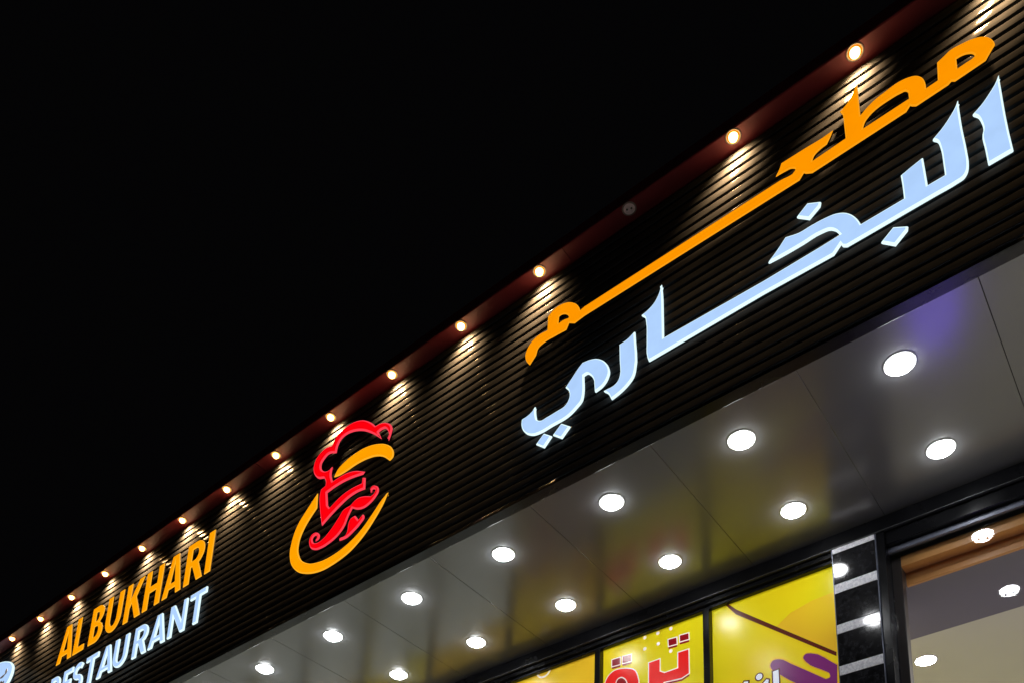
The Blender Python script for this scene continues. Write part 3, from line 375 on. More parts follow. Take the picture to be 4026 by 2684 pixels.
 'moustache': [[(-3.2721,4.8242),(-3.2784,4.8156),(-3.2848,4.807),(-3.2911,4.7983),(-3.297,4.7894),(-3.3029,4.7776),(-3.3081,4.7652),(-3.3135,4.7531),(-3.3203,4.7422),(-3.3301,4.7313),(-3.3413,4.7216),(-3.3537,4.7129),(-3.3673,4.7055),(-3.3819,4.6995),(-3.3978,4.6947),(-3.4147,4.6909),(-3.4324,4.6881),(-3.4466,4.6862),(-3.4613,4.6848),(-3.4766,4.6844),(-3.4929,4.6855),(-3.5043,4.6867),(-3.5161,4.6884),(-3.5283,4.6911),(-3.5407,4.6957),(-3.5507,4.7006),(-3.5611,4.7065),(-3.5711,4.7132),(-3.5794,4.7203),(-3.586,4.7285),(-3.5911,4.7375),(-3.595,4.7466),(-3.598,4.7552),(-3.6003,4.7652),(-3.601,4.7747),(-3.6002,4.7834),(-3.5978,4.7909),(-3.5944,4.7969),(-3.5898,4.8021),(-3.5839,4.8061),(-3.5767,4.8084),(-3.5696,4.8092),(-3.5614,4.8091),(-3.5529,4.8076),(-3.5447,4.8042),(-3.538,4.7993),(-3.531,4.793),(-3.5248,4.7863),(-3.5203,4.7801),(-3.5174,4.7726),(-3.5171,4.7653),(-3.5188,4.7589),(-3.522,4.7542),(-3.527,4.752),(-3.5338,4.7514),(-3.5415,4.7515),(-3.5488,4.7513),(-3.5452,4.7553),(-3.5411,4.759),(-3.538,4.7633),(-3.5373,4.7687),(-3.5381,4.773),(-3.5396,4.778),(-3.5417,4.7827),(-3.5445,4.7862),(-3.5486,4.7882),(-3.5539,4.7891),(-3.5592,4.7893),(-3.5636,4.7888),(-3.5689,4.7868),(-3.5728,4.7829),(-3.5751,4.7778),(-3.5753,4.7719),(-3.5737,4.7664),(-3.5708,4.7601),(-3.567,4.7537),(-3.5624,4.7484),(-3.5556,4.7436),(-3.5474,4.7398),(-3.5387,4.7368),(-3.5308,4.7344),(-3.5178,4.7323),(-3.5061,4.733),(-3.4953,4.7352),(-3.485,4.7377),(-3.4686,4.7429),(-3.4543,4.7504),(-3.4411,4.7591),(-3.4282,4.768),(-3.4138,4.7786),(-3.4004,4.7901),(-3.3873,4.802),(-3.3742,4.8136),(-3.3648,4.823),(-3.3561,4.833),(-3.3463,4.8418),(-3.3339,4.8475),(-3.323,4.8491),(-3.3109,4.8491),(-3.2984,4.8485),(-3.2861,4.8483),(-3.2802,4.8514),(-3.2743,4.8546),(-3.2684,4.8576),(-3.262,4.8601),(-3.2539,4.8627),(-3.2454,4.865),(-3.2363,4.8664),(-3.2265,4.8663),(-3.2161,4.8646),(-3.2049,4.8616),(-3.1934,4.8577),(-3.1819,4.8534),(-3.1698,4.8482),(-3.1576,4.8422),(-3.1453,4.8359),(-3.1331,4.8298),(-3.1271,4.8309),(-3.1207,4.8318),(-3.115,4.8333),(-3.1107,4.836),(-3.1075,4.8399),(-3.1048,4.8446),(-3.1038,4.8498),(-3.1058,4.8549),(-3.1092,4.8582),(-3.1139,4.8617),(-3.119,4.8648),(-3.1233,4.8669),(-3.129,4.8667),(-3.1328,4.8625),(-3.1358,4.8567),(-3.1391,4.8516),(-3.1411,4.8585),(-3.1434,4.8656),(-3.145,4.8722),(-3.1449,4.8775),(-3.1414,4.883),(-3.1351,4.8867),(-3.127,4.8881),(-3.1184,4.8864),(-3.1114,4.8827),(-3.1035,4.8771),(-3.096,4.8707),(-3.0901,4.8643),(-3.0859,4.8574),(-3.0833,4.8499),(-3.0819,4.8425),(-3.0814,4.836),(-3.083,4.8279),(-3.0874,4.8213),(-3.0934,4.8158),(-3.0994,4.8106),(-3.1078,4.8038),(-3.1173,4.7981),(-3.1278,4.7934),(-3.139,4.7897),(-3.1501,4.7867),(-3.1618,4.7843),(-3.1743,4.7833),(-3.188,4.7843),(-3.1985,4.7864),(-3.2097,4.7894),(-3.2212,4.7934),(-3.2327,4.7986),(-3.2424,4.8041),(-3.2523,4.8105),(-3.2622,4.8174)]],
 'goatee': [[(-3.2432,4.7666),(-3.2133,4.7274),(-3.1813,4.7457),(-3.1792,4.7424),(-3.177,4.7391),(-3.175,4.7359),(-3.1734,4.7329),(-3.1718,4.7204),(-3.1785,4.7116),(-3.1891,4.7047),(-3.199,4.6981),(-3.2093,4.6906),(-3.2209,4.6844),(-3.2333,4.679),(-3.2462,4.674),(-3.2591,4.6689),(-3.2723,4.6641),(-3.2865,4.6605),(-3.3023,4.6592),(-3.3133,4.66),(-3.3249,4.6619),(-3.3369,4.6641),(-3.3487,4.6661),(-3.3492,4.6686),(-3.3496,4.6712),(-3.35,4.6737),(-3.35,4.6759),(-3.3438,4.6804),(-3.3306,4.679),(-3.3157,4.6764),(-3.3047,4.6774),(-3.3005,4.6808),(-3.2972,4.685),(-3.2945,4.6898),(-3.2923,4.6948),(-3.2906,4.7038),(-3.2907,4.7141),(-3.2911,4.7245),(-3.29,4.734),(-3.2877,4.7421),(-3.2849,4.75),(-3.2809,4.7568),(-3.2753,4.7619),(-3.2685,4.7643),(-3.2603,4.7654),(-3.2516,4.7658)]],
 'swoosh': [[(-3.4463,5.0984),(-3.4409,5.1069),(-3.4358,5.1155),(-3.4303,5.1237),(-3.4237,5.131),(-3.4116,5.1397),(-3.3974,5.1464),(-3.382,5.1517),(-3.3661,5.1563),(-3.3488,5.1604),(-3.3306,5.1633),(-3.3117,5.1653),(-3.2924,5.1665),(-3.2729,5.1671),(-3.2529,5.167),(-3.2323,5.1657),(-3.2111,5.1627),(-3.1895,5.1583),(-3.1673,5.1526),(-3.1446,5.1453),(-3.1217,5.136),(-3.1068,5.1293),(-3.0916,5.122),(-3.0765,5.1137),(-3.0618,5.1041),(-3.0507,5.0957),(-3.0395,5.0866),(-3.0289,5.077),(-3.0197,5.067),(-3.0114,5.0559),(-3.0041,5.0441),(-2.9982,5.0324),(-2.9944,5.0217),(-2.9926,5.0128),(-2.9922,5.0043),(-2.9933,4.9968),(-2.996,4.9908),(-3,4.9872),(-3.0056,4.985),(-3.0117,4.9832),(-3.0176,4.9812),(-3.0299,4.9941),(-3.0422,5.0072),(-3.0548,5.0199),(-3.0679,5.0312),(-3.0807,5.0401),(-3.0939,5.0481),(-3.1073,5.0552),(-3.1205,5.0616),(-3.1375,5.0685),(-3.1543,5.0737),(-3.1708,5.0778),(-3.1871,5.0815),(-3.2081,5.0855),(-3.2285,5.0881),(-3.2486,5.0897),(-3.2683,5.0907),(-3.289,5.0907),(-3.3091,5.0894),(-3.3291,5.0879),(-3.3497,5.0873),(-3.3644,5.0871),(-3.3792,5.087),(-3.3945,5.0876),(-3.4106,5.0896),(-3.4193,5.0915),(-3.4282,5.0937),(-3.4373,5.0961)]],
 'ring': [[(-3.5721,5.0595),(-3.5914,5.0433),(-3.6109,5.0272),(-3.6302,5.0108),(-3.6491,4.994),(-3.6679,4.9776),(-3.6868,4.9612),(-3.7045,4.9438),(-3.7196,4.9244),(-3.7309,4.9047),(-3.7405,4.8836),(-3.7482,4.8612),(-3.7538,4.8377),(-3.7576,4.8167),(-3.7605,4.7951),(-3.7609,4.7723),(-3.7572,4.748),(-3.7527,4.7305),(-3.747,4.7123),(-3.739,4.6937),(-3.7279,4.6754),(-3.7162,4.6603),(-3.7024,4.6451),(-3.6873,4.6304),(-3.6717,4.6172),(-3.6513,4.6031),(-3.6294,4.5908),(-3.6071,4.5801),(-3.5856,4.5706),(-3.5578,4.5601),(-3.5305,4.5521),(-3.5039,4.5461),(-3.4786,4.5416),(-3.4484,4.5385),(-3.4199,4.5383),(-3.3927,4.5398),(-3.3663,4.5421),(-3.3378,4.5452),(-3.3104,4.5496),(-3.2843,4.5553),(-3.2596,4.5624),(-3.2352,4.5716),(-3.2124,4.5825),(-3.1908,4.5946),(-3.1702,4.6074),(-3.1471,4.6241),(-3.1255,4.6422),(-3.1052,4.6614),(-3.0858,4.6812),(-3.0723,4.6956),(-3.0591,4.7103),(-3.0467,4.7255),(-3.0352,4.7416),(-3.0278,4.7538),(-3.021,4.7664),(-3.0144,4.7793),(-3.0077,4.7921),(-3.0182,4.786),(-3.0288,4.7799),(-3.0393,4.7737),(-3.0494,4.7672),(-3.066,4.7544),(-3.0815,4.7404),(-3.0967,4.7262),(-3.1125,4.7124),(-3.1329,4.6954),(-3.1535,4.6785),(-3.1752,4.6626),(-3.1987,4.6484),(-3.2199,4.6381),(-3.2422,4.6288),(-3.2656,4.6206),(-3.2902,4.6135),(-3.3127,4.6082),(-3.3362,4.6036),(-3.3606,4.6002),(-3.3862,4.5982),(-3.41,4.5974),(-3.4346,4.5974),(-3.4603,4.5991),(-3.4873,4.6031),(-3.5099,4.6076),(-3.5334,4.6131),(-3.5575,4.6207),(-3.5816,4.6314),(-3.5987,4.6408),(-3.6163,4.6516),(-3.6332,4.6635),(-3.6476,4.6761),(-3.6595,4.6903),(-3.6693,4.7058),(-3.6772,4.7215),(-3.6836,4.7364),(-3.6892,4.7559),(-3.6909,4.7744),(-3.6901,4.792),(-3.6881,4.8086),(-3.6838,4.8274),(-3.6767,4.8447),(-3.6679,4.8607),(-3.6581,4.876),(-3.648,4.8895),(-3.6367,4.9022),(-3.6246,4.9141),(-3.6122,4.9258),(-3.6008,4.9358),(-3.5889,4.9455),(-3.5769,4.9549),(-3.565,4.9644)]],
 'brown': [[(-1.7403,4.2501),(-1.6959,4.2007),(-1.2429,3.8207),(-1.244,3.8015),(-1.7006,4.1782),(-1.7529,4.2488)]],
 'purple': [[(-1.5414,3.8544),(-1.5404,3.8606),(-1.5378,3.8665),(-1.5341,3.8714),(-1.5298,3.875),(-1.523,3.877),(-1.5145,3.8766),(-1.5055,3.8746),(-1.497,3.872),(-1.4828,3.8647),(-1.4691,3.8536),(-1.4556,3.841),(-1.4422,3.8292),(-1.4043,3.7986),(-1.3672,3.768),(-1.3308,3.7376),(-1.2949,3.7077),(-1.2897,3.7081),(-1.2842,3.7081),(-1.2794,3.7087),(-1.2764,3.711),(-1.2755,3.7148),(-1.2756,3.7197),(-1.2766,3.7249),(-1.2782,3.7295),(-1.281,3.7335),(-1.2848,3.737),(-1.289,3.7403),(-1.2931,3.7438),(-1.3144,3.7611),(-1.3371,3.7773),(-1.3586,3.7949),(-1.3761,3.8165),(-1.3804,3.8232),(-1.385,3.8304),(-1.3885,3.8374),(-1.3895,3.8434),(-1.3881,3.8477),(-1.3853,3.8516),(-1.3817,3.8549),(-1.3778,3.8571),(-1.3725,3.8578),(-1.3664,3.8567),(-1.36,3.8547),(-1.3539,3.8528),(-1.3241,3.8375),(-1.2963,3.8127),(-1.2696,3.7843),(-1.2428,3.7582),(-1.2528,3.5769),(-1.2789,3.6116),(-1.3376,3.6592),(-1.3986,3.707),(-1.4596,3.7581),(-1.5183,3.8157),(-1.523,3.8205),(-1.5279,3.8252),(-1.5324,3.8301),(-1.5359,3.8354),(-1.538,3.84),(-1.5398,3.8449),(-1.5409,3.8498)]],
 'ta': [[(-2.1701,4.0803),(-2.1102,4.0808),(-2.1105,4.0138),(-2.0834,3.9959),(-2.0074,3.9973),(-2.0065,4.0809),(-1.9517,4.0796),(-1.9509,3.9523),(-1.9903,3.9392),(-2.0882,3.9489),(-2.1155,3.9091),(-2.1703,3.9085)]],
 'ta_marbuta': [[(-2.4331,3.9904),(-2.433,4.0044),(-2.4334,4.0185),(-2.433,4.0323),(-2.4309,4.0452),(-2.4273,4.0562),(-2.4226,4.0668),(-2.4168,4.0764),(-2.4096,4.0847),(-2.4023,4.0908),(-2.394,4.0961),(-2.385,4.1003),(-2.3754,4.1031),(-2.3608,4.1045),(-2.3448,4.1031),(-2.3283,4.0998),(-2.3121,4.0951),(-2.2968,4.0901),(-2.2809,4.084),(-2.2663,4.0762),(-2.2546,4.0659),(-2.249,4.0576),(-2.2445,4.0481),(-2.2408,4.0381),(-2.2375,4.0285),(-2.2319,4.003),(-2.2314,3.9779),(-2.2329,3.9531),(-2.2334,3.9282)],[(-2.3646,4.0057),(-2.3682,4.0182),(-2.3675,4.0323),(-2.363,4.045),(-2.3554,4.0532),(-2.3502,4.0554),(-2.3441,4.057),(-2.3375,4.0574),(-2.3312,4.0563),(-2.3248,4.0533),(-2.3182,4.0486),(-2.3121,4.043),(-2.3069,4.0375),(-2.2993,4.0244),(-2.2946,4.009),(-2.2937,3.9945),(-2.297,3.9842),(-2.303,3.9797),(-2.3116,3.9766),(-2.3213,3.9754),(-2.3305,3.9766),(-2.3398,3.9812),(-2.3496,3.9886),(-2.3585,3.9972)]],
 'sq0': [[(-2.0596,4.1712),(-2.0163,4.1674),(-2.0149,4.1328),(-2.058,4.1364)]],
 'sq1': [[(-1.9966,4.1711),(-1.9506,4.1678),(-1.9492,4.1362),(-1.9952,4.1392)]],
 'sq2': [[(-2.388,4.1706),(-2.3418,4.1689),(-2.3415,4.1317),(-2.3876,4.135)]],
 'sq3': [[(-2.3243,4.1676),(-2.276,4.163),(-2.2758,4.1279),(-2.324,4.1323)]],
 'wstroke': [[(-1.5296,3.8203),(-1.5043,3.8217),(-1.5039,3.7009),(-1.5304,3.7011)]],
 'wstroke2': [[(-1.679,3.8007),(-1.6682,3.8146),(-1.6493,3.8102),(-1.6518,3.7797),(-1.6757,3.7791)]],
 'wstroke3': [[(-1.5774,3.7789),(-1.5615,3.7917),(-1.5516,3.7868),(-1.5579,3.7419),(-1.5749,3.7392)]],
 'p3_amber': [[(-1.2289,4.1151),(-1.3399,4.1098),(-1.4386,4.0856),(-1.5056,4.0424),(-1.2429,3.8207)]],
 'lightbox': [[(-7.4657,5.367),(-7.447,5.363),(-7.4284,5.3592),(-7.4096,5.3551),(-7.3904,5.3502),(-7.3745,5.3456),(-7.3583,5.3407),(-7.342,5.3353),(-7.3256,5.3293),(-7.3062,5.3216),(-7.2864,5.3131),(-7.2673,5.3039),(-7.2503,5.2942),(-7.2366,5.2844),(-7.2241,5.2738),(-7.2131,5.2632),(-7.2042,5.2533),(-7.196,5.2404),(-7.1921,5.2285),(-7.1907,5.2173),(-7.1901,5.2065),(-7.1904,5.1938),(-7.1931,5.182),(-7.1973,5.171),(-7.2024,5.1603),(-7.211,5.1462),(-7.2219,5.1331),(-7.2344,5.1209),(-7.2479,5.1093),(-7.2597,5.0998),(-7.2722,5.0908),(-7.2857,5.0823),(-7.3005,5.0747),(-7.3312,5.0631),(-7.3663,5.0541),(-7.4046,5.0469),(-7.4447,5.0412),(-7.5747,5.0371),(-7.7291,5.0491),(-7.8964,5.068),(-8.0639,5.084),(-8.228,5.0801),(-8.3954,5.0658),(-8.5689,5.0721),(-8.7521,5.1316),(-8.8036,5.1588),(-8.8596,5.1903),(-8.9089,5.2215),(-8.9396,5.2475),(-8.9417,5.2696),(-8.9155,5.2846),(-8.8769,5.2959),(-8.8416,5.3072),(-8.7081,5.3419),(-8.5421,5.3553),(-8.3642,5.3586),(-8.1927,5.3624),(-8.0084,5.3676),(-7.8234,5.3683),(-7.6414,5.3672)]],
 'lb1': [[(-7.3916,5.2037),(-7.3679,5.2074),(-7.3437,5.2107),(-7.3288,5.2112),(-7.3166,5.2132),(-7.3139,5.2231),(-7.3143,5.235),(-7.3081,5.2482),(-7.2991,5.2526),(-7.2921,5.2444),(-7.286,5.2341),(-7.2823,5.2197),(-7.2871,5.2091),(-7.299,5.2058),(-7.3127,5.2034),(-7.3214,5.1977),(-7.3305,5.1923),(-7.3563,5.1902),(-7.3862,5.1906)]],
 'lb2': [[(-7.3741,5.1613),(-7.3633,5.1633),(-7.3521,5.1627),(-7.3394,5.153),(-7.3274,5.1435),(-7.3166,5.1474),(-7.3082,5.1513),(-7.3027,5.1448),(-7.2991,5.1372),(-7.3061,5.1274),(-7.3259,5.1261),(-7.3448,5.1328),(-7.3661,5.1418)]],
}


# ---------------------------------------------------------------- main dimensions (metres)
YF = 2.6                      # front of the slatted fascia
Z = lambda z: z + CAMZ        # heights were measured from the eye
Z_SOFFIT = Z(2.7616)
Z_COPING = Z(3.885)
Y_SHOP = 3.584                # front of the shopfront framing
Y_GLASS = 3.64
X0, X1 = -10.6, 2.4           # length of building that is built
STEP = 0.59225                # downlight and soffit panel spacing
XL = -0.6917                  # first downlight in view

# ---------------------------------------------------------------- ground
def sheet(name, x0, x1, y0, y1, z, mat):
    me = bpy.data.meshes.new(name)
    me.from_pydata([(x0, y0, z), (x1, y0, z), (x1, y1, z), (x0, y1, z)], [], [(0, 1, 2, 3)])
    o = obj(name, me, mat)
    o['kind'] = 'structure'
    return o
sheet('ground', -250, 250, -250, 250, -0.16, 'asphalt')
tag(box('pavement', -30, 20, -1.2, 9.0, -0.15, 0.0, 'pavement', None, 0.01), kind='structure')

# ---------------------------------------------------------------- building
bld = empty('restaurant_building', (-4.0, YF, 0))
tag(bld, 'restaurant front with black slatted fascia, grey soffit and dark framed shop windows', 'building')
BL = Vector(bld.location)

box('fascia_backing', X0, X1, YF + 0.022, YF + 0.30, Z_SOFFIT + 0.012, Z_COPING - 0.002, 'backing_black', bld)
# slats: shallow rounded boards, one long piece each, with shadow gaps
PITCH = 0.0462
NS = 24
hh = 0.0165
RC = 0.0035                                     # rounded edges of a board
prof = [(0.021, -hh)]
for k in range(7):
    a = math.radians(90 - 15 * k)
    prof.append((RC - RC * math.cos(a), -hh + RC - RC * math.sin(a)))
for k in range(7):
    a = math.radians(15 * k)
    prof.append((RC - RC * math.cos(a), hh - RC + RC * math.sin(a)))
prof += [(0.021, hh)]
slat_me = prism_x(prof, -(X1 - X0) / 2, (X1 - X0) / 2, smooth=lambda i: 1 <= i <= 13)
slat_me.materials.append(MATS['slat_dark'])
for k in range(NS):
    z = Z_COPING - 0.026 - PITCH * k
    o = obj('slat', slat_me, None, bld, Vector(((X0 + X1) / 2, YF + random.uniform(-0.0006, 0.0006), z)) - BL)
    o.rotation_euler.x = random.uniform(-0.008, 0.008)
box('bottom_trim', X0, X1, YF, YF + 0.05, Z_SOFFIT - 0.004, Z_SOFFIT + 0.011, 'frame_black', bld, 0.001)
# coping with a maroon underside that carries the spotlights
LC = 2.17
cop = prism_x([(-0.077, 0.0), (-0.081, 0.004), (-0.081, 0.060), (-0.070, 0.072), (0.33, 0.085), (0.33, 0.0)], -LC / 2 + 0.0012, LC / 2 - 0.0012)
xc = X1 - LC / 2
while xc > X0:
    obj('coping', cop, 'maroon', bld, Vector((xc, YF + random.uniform(-.0015, .0015), Z_COPING + random.uniform(0, .001))) - BL)
    xc -= LC
box('roof_slab', X0, X1, YF + 0.31, 9.0, Z_COPING - 0.25, Z_COPING - 0.02, 'concrete', bld)
box('upper_wall', X0, X1, Y_SHOP + 0.16, Y_SHOP + 0.40, Z_SOFFIT + 0.03, Z_COPING - 0.26, 'concrete', bld)
# soffit panels: one per bay, with open joints
xj = XL - STEP / 2 + 5 * STEP
while xj > X0:
    box('soffit_panel', max(X0, xj - STEP) + 0.0008, min(X1, xj) - 0.0008, YF + 0.052, Y_SHOP + 0.02, Z_SOFFIT, Z_SOFFIT + 0.010, 'soffit_grey', bld, 0.0012)
    xj -= STEP
box('soffit_backing', X0, X1, YF + 0.052, Y_SHOP + 0.15, Z_SOFFIT + 0.011, Z_SOFFIT + 0.028, 'backing_black', bld)

# ---------------------------------------------------------------- shopfront framing
hf = obj('head_rail', box_mesh(X0 - (X0 + X1) / 2, X1 - (X0 + X1) / 2, 0, 0.10, Z(2.694) - Z_SOFFIT, -0.0015, 0.002), 'frame_black', bld,
         Vector(((X0 + X1) / 2, Y_SHOP, Z_SOFFIT)) - BL)
box('head_bead', X0, X1, Y_SHOP - 0.003, Y_SHOP + 0.012, Z(2.690), Z(2.6935), 'frame_edge', bld)
XP0, XP1 = -1.217, -1.037                      # pillar
WIN_L = (X0, XP0)                              # poster windows
# recessed second step of the frame over the poster windows
box('transom', X0, XP0 - 0.002, Y_SHOP + 0.016, Y_SHOP + 0.10, Z(2.664), Z(2.693), 'frame_black', bld, 0.002)
box('transom', X0, XP0 - 0.002, Y_SHOP + 0.030, Y_SHOP + 0.10, Z(2.645), Z(2.6635), 'frame_black', bld, 0.002)
MX = [-1.842 - 0.6195 * k for k in range(14)]
for x in MX:
    if x < X0: break
    box('mullion', x - 0.0165, x + 0.0165, Y_SHOP + 0.022, Y_SHOP + 0.10, 0.40, Z(2.6445), 'frame_black', bld, 0.002)
box('bottom_rail', X0, XP0 - 0.002, Y_SHOP + 0.016, Y_SHOP + 0.10, 0.05, 0.40, 'frame_black', bld, 0.003)
edges = [XP0 - 0.001] + [x for x in MX if x > X0]
for a, b in zip(edges, edges[1:]):
    box('pane', b + 0.017, a - 0.017 if a in MX else a - 0.004, Y_GLASS, Y_GLASS + 0.0015, 0.402, Z(2.644), 'window_glass', bld)

# striped pillar of polished granite: white courses between black slabs
pil = obj('pillar', box_mesh(-(XP1 - XP0) / 2 + 0.006, (XP1 - XP0) / 2 - 0.006, 0.006, 0.30, -Z(2.69) / 2, Z(2.69) / 2), 'concrete', bld,
          Vector(((XP0 + XP1) / 2, Y_SHOP - 0.002, Z(2.69) / 2)) - BL)
PL = Vector(((XP0 + XP1) / 2, Y_SHOP - 0.002, Z(2.69) / 2))
z = Z(2.688)
course = 0
top = z
heights = []
while z > 0.02:
    h = (0.026 if course == 0 else 0.045) if course % 2 == 0 else 0.1515
    zb = max(0.004, z - h)
    w = (XP1 - XP0) / 2
    me = box_mesh(-w, w, -0.011, 0.011, -(z - zb) / 2 + 0.0006, (z - zb) / 2 - 0.0006, 0.0012)
    obj('slab', me, 'granite_white' if course % 2 == 0 else 'granite_black', pil, Vector((PL.x, Y_SHOP + 0.009, (z + zb) / 2)) - PL)
    z = zb
    course += 1
for x in (XP0 - 0.0025, XP1 + 0.0025):
    box('pillar_edge', x - 0.002, x + 0.002, Y_SHOP + 0.001, Y_SHOP + 0.05, 0.01, Z(2.689), 'pale_metal', bld)

# clear window beyond the pillar
WX0, WX1 = XP1 + 0.006, 2.0
win = empty('clear_window', (0, 0, 0)); win.parent = bld; win.location = Vector((0.4, Y_GLASS, 0.1)) - BL
WL = Vector((0.4, Y_GLASS, 0.1))
def wbox(name, x0, x1, y0, y1, z0, z1, mat, bevel=0.0):
    c = Vector(((x0 + x1) / 2, (y0 + y1) / 2, (z0 + z1) / 2))
    return obj(name, box_mesh(x0 - c.x, x1 - c.x, y0 - c.y, y1 - c.y, z0 - c.z, z1 - c.z, bevel), mat, win, c - WL)
wbox('jamb', WX0, -0.998, Y_SHOP + 0.004, Y_SHOP + 0.09, 0.30, Z(2.693), 'frame_black', 0.003)
wbox('jamb', WX1, WX1 + 0.05, Y_SHOP + 0.004, Y_SHOP + 0.09, 0.30, Z(2.693), 'frame_black', 0.003)
wbox('head', -0.9975, WX1 - 0.0005, Y_SHOP + 0.018, Y_SHOP + 0.09, Z(2.628), Z(2.693), 'frame_black', 0.003)
wbox('head_strip', -0.9975, WX1 - 0.0005, Y_GLASS - 0.012, Y_GLASS + 0.004, Z(2.602), Z(2.6275), 'pale_metal', 0.001)
wbox('sill', WX0, WX1 + 0.05, Y_SHOP + 0.004, Y_SHOP + 0.12, 0.05, 0.30, 'frame_black', 0.003)
wbox('pane', -0.9975, WX1 - 0.0005, Y_GLASS + 0.0045, Y_GLASS + 0.006, 0.301, Z(2.627), 'window_glass')

# room behind it
box('inner_post', -1.035, -0.962, Y_GLASS + 0.035, 3.722, 0.1, Z(2.60), 'post_brown', bld)
box('window_ledge', -0.9615, 2.2, 3.675, 3.734, Z(2.550), Z(2.60), 'orange_paint', bld)
box('window_ledge', -1.5, -0.9625, 3.7225, 3.734, Z(2.480), Z(2.60), 'bulkhead_grey', bld)
box('ledge_face', -0.9615, 2.2, 3.7345, 3.75, Z(2.490), Z(2.60), 'orange_paint', bld)
box('bulkhead', -1.8, 2.2, 3.7505, 4.178, Z(2.494), Z(2.60), 'bulkhead_grey', bld)
box('inner_ceiling', -3.0, 3.0, 4.1785, 9.0, Z(2.550), Z(2.60), 'ceiling_khaki', bld)
box('inner_wall', -3.2, 3.0, 8.8, 8.95, 0.0, Z(2.549), 'interior_wall', bld)
box('inner_wall', -3.2, -3.0, 4.2, 8.79, 0.0, Z(2.549), 'interior_wall', bld)
box('inner_wall', 2.8, 3.0, 3.76, 8.79, 0.0, Z(2.493), 'interior_wall', bld)
box('inner_floor', -3.0, 2.8, 3.74, 8.79, 0.002, 0.02, 'ceiling_khaki', bld)

# ---------------------------------------------------------------- window posters
ORD = ['first', 'second', 'third', 'fourth', 'fifth', 'sixth', 'seventh', 'eighth', 'ninth', 'tenth', 'eleventh', 'twelfth', 'thirteenth', 'fourteenth', 'fifteenth', 'sixteenth', 'seventeenth', 'eighteenth', 'nineteenth']
YP = Y_GLASS - 0.004
def poster(x0, x1, film, label):
    r = empty('window_poster', ((x0 + x1) / 2, YP, 0.42))
    tag(r, label, 'poster', 'yellow posters filling the shop windows')
    box('film', x0, x1, YP, YP + 0.0012, 0.42, Z(2.66), film, r)
    return r
def grow(l, d):
    """outline pushed outwards by d"""
    n = len(l); out = []
    area = sum(l[i][0] * l[(i + 1) % n][1] - l[(i + 1) % n][0] * l[i][1] for i in range(n))
    s = 1 if area > 0 else -1
    for i in range(n):
        a, b, c = Vector(l[i - 1]), Vector(l[i]), Vector(l[(i + 1) % n])
        e1, e2 = (b - a), (c - b)
        if e1.length < 1e-6 or e2.length < 1e-6: out.append((b.x, b.y)); continue
        n1 = Vector((e1.y, -e1.x)).normalized() * s; n2 = Vector((e2.y, -e2.x)).normalized() * s
        nn = (n1 + n2); nn = nn.normalized() if nn.length > 1e-4 else n1
        k = min(1.8, 1 / max(0.3, nn.dot(n1)))
        q = b + nn * d * k; out.append((q.x, q.y))
    return out
def prnt(name, loops, layer, mat, parent):
    """one layer of print on the film, towards the glass"""
    c = centre(loops)
    me = slab_from_loops(loops, 0.0006, 0.0, c, [mat])
    return obj(name, me, None, parent, Vector((c[0], YP - 0.0004 - 0.0007 * layer, c[1])) - Vector(parent.location))
def circ(x, z, r, n=28, a0=0.0, a1=2 * math.pi):
    return [(x + r * math.cos(a0 + (a1 - a0) * k / n), z + r * math.sin(a0 + (a1 - a0) * k / n)) for k in range(n)]

px = [XP0 - 0.006] + [x for x in MX if x > X0]
p3 = poster(px[1] + 0.018, px[0] - 0.001, 'film_yellow', 'yellow window poster with purple capsule print beside the striped pillar')
p2 = poster(px[2] + 0.018, px[1] - 0.018, 'film_yellow', 'yellow window poster with large red Arabic letters')
p1 = poster(px[3] + 0.018, px[2] - 0.018, 'film_amber', 'amber window poster with a white ring, third from the pillar')
others = []
for k in range(3, len(px) - 1):
    r = poster(px[k + 1] + 0.018, px[k] - 0.018, 'film_amber' if k % 2 else 'film_yellow', 'yellow window poster below the soffit, %s from the striped pillar' % ORD[k])
    others.append(r)
def clipx(l, lo, hi):
    return [(min(max(x, lo), hi), z) for x, z in l]
prnt('amber_field', [clipx(SH['p3_amber'][0], -1.82, -1.226)], 0.5, 'film_amber', p3)
prnt('brown_line', [clipx(SH['brown'][0], -1.82, -1.226)], 1, 'print_brown', p3)
prnt('purple_outline', [grow(clipx(SH['purple'][0], -1.82, -1.226), 0.006)], 1, 'film_amber', p3)
prnt('purple_capsules', [clipx(SH['purple'][0], -1.82, -1.2255)], 2, 'print_purple', p3)
for n in ('wstroke', 'wstroke2', 'wstroke3'):
    prnt('letter_outline', [grow(SH[n][0], 0.007)], 3, 'print_brown', p3)
    prnt('letter', SH[n], 4, 'print_pale', p3)
prnt('letter_outline', [circ(-1.596, Z(2.216), 0.021)], 3, 'print_brown', p3)
prnt('letter_dot', [circ(-1.596, Z(2.216), 0.015)], 4, 'print_pale', p3)
for n in ('ta', 'ta_marbuta', 'sq0', 'sq1', 'sq2', 'sq3'):
    big = grow(SH[n][0], 0.006)
    prnt('letter_outline', [big] + ([grow(SH[n][1], -0.006)] if len(SH[n]) > 1 else []), 1, 'print_white', p2)
    prnt('letter_shadow', [[(x, z - 0.014) for x, z in grow(SH[n][0], 0.002)]], 0.5, 'print_dark_red', p2)
    prnt('letter', SH[n], 2, 'print_dark_red' if n[:2] == 'sq' else 'print_red', p2)
for x, z in ((-2.12, 2.63), (-2.047, 2.629), (-2.195, 2.632), (-2.118, 2.57), (-2.195, 2.569), (-2.048, 2.505)):
    prnt('white_dot', [circ(x, Z(z), 0.010, 16)], 1, 'print_white', p2)
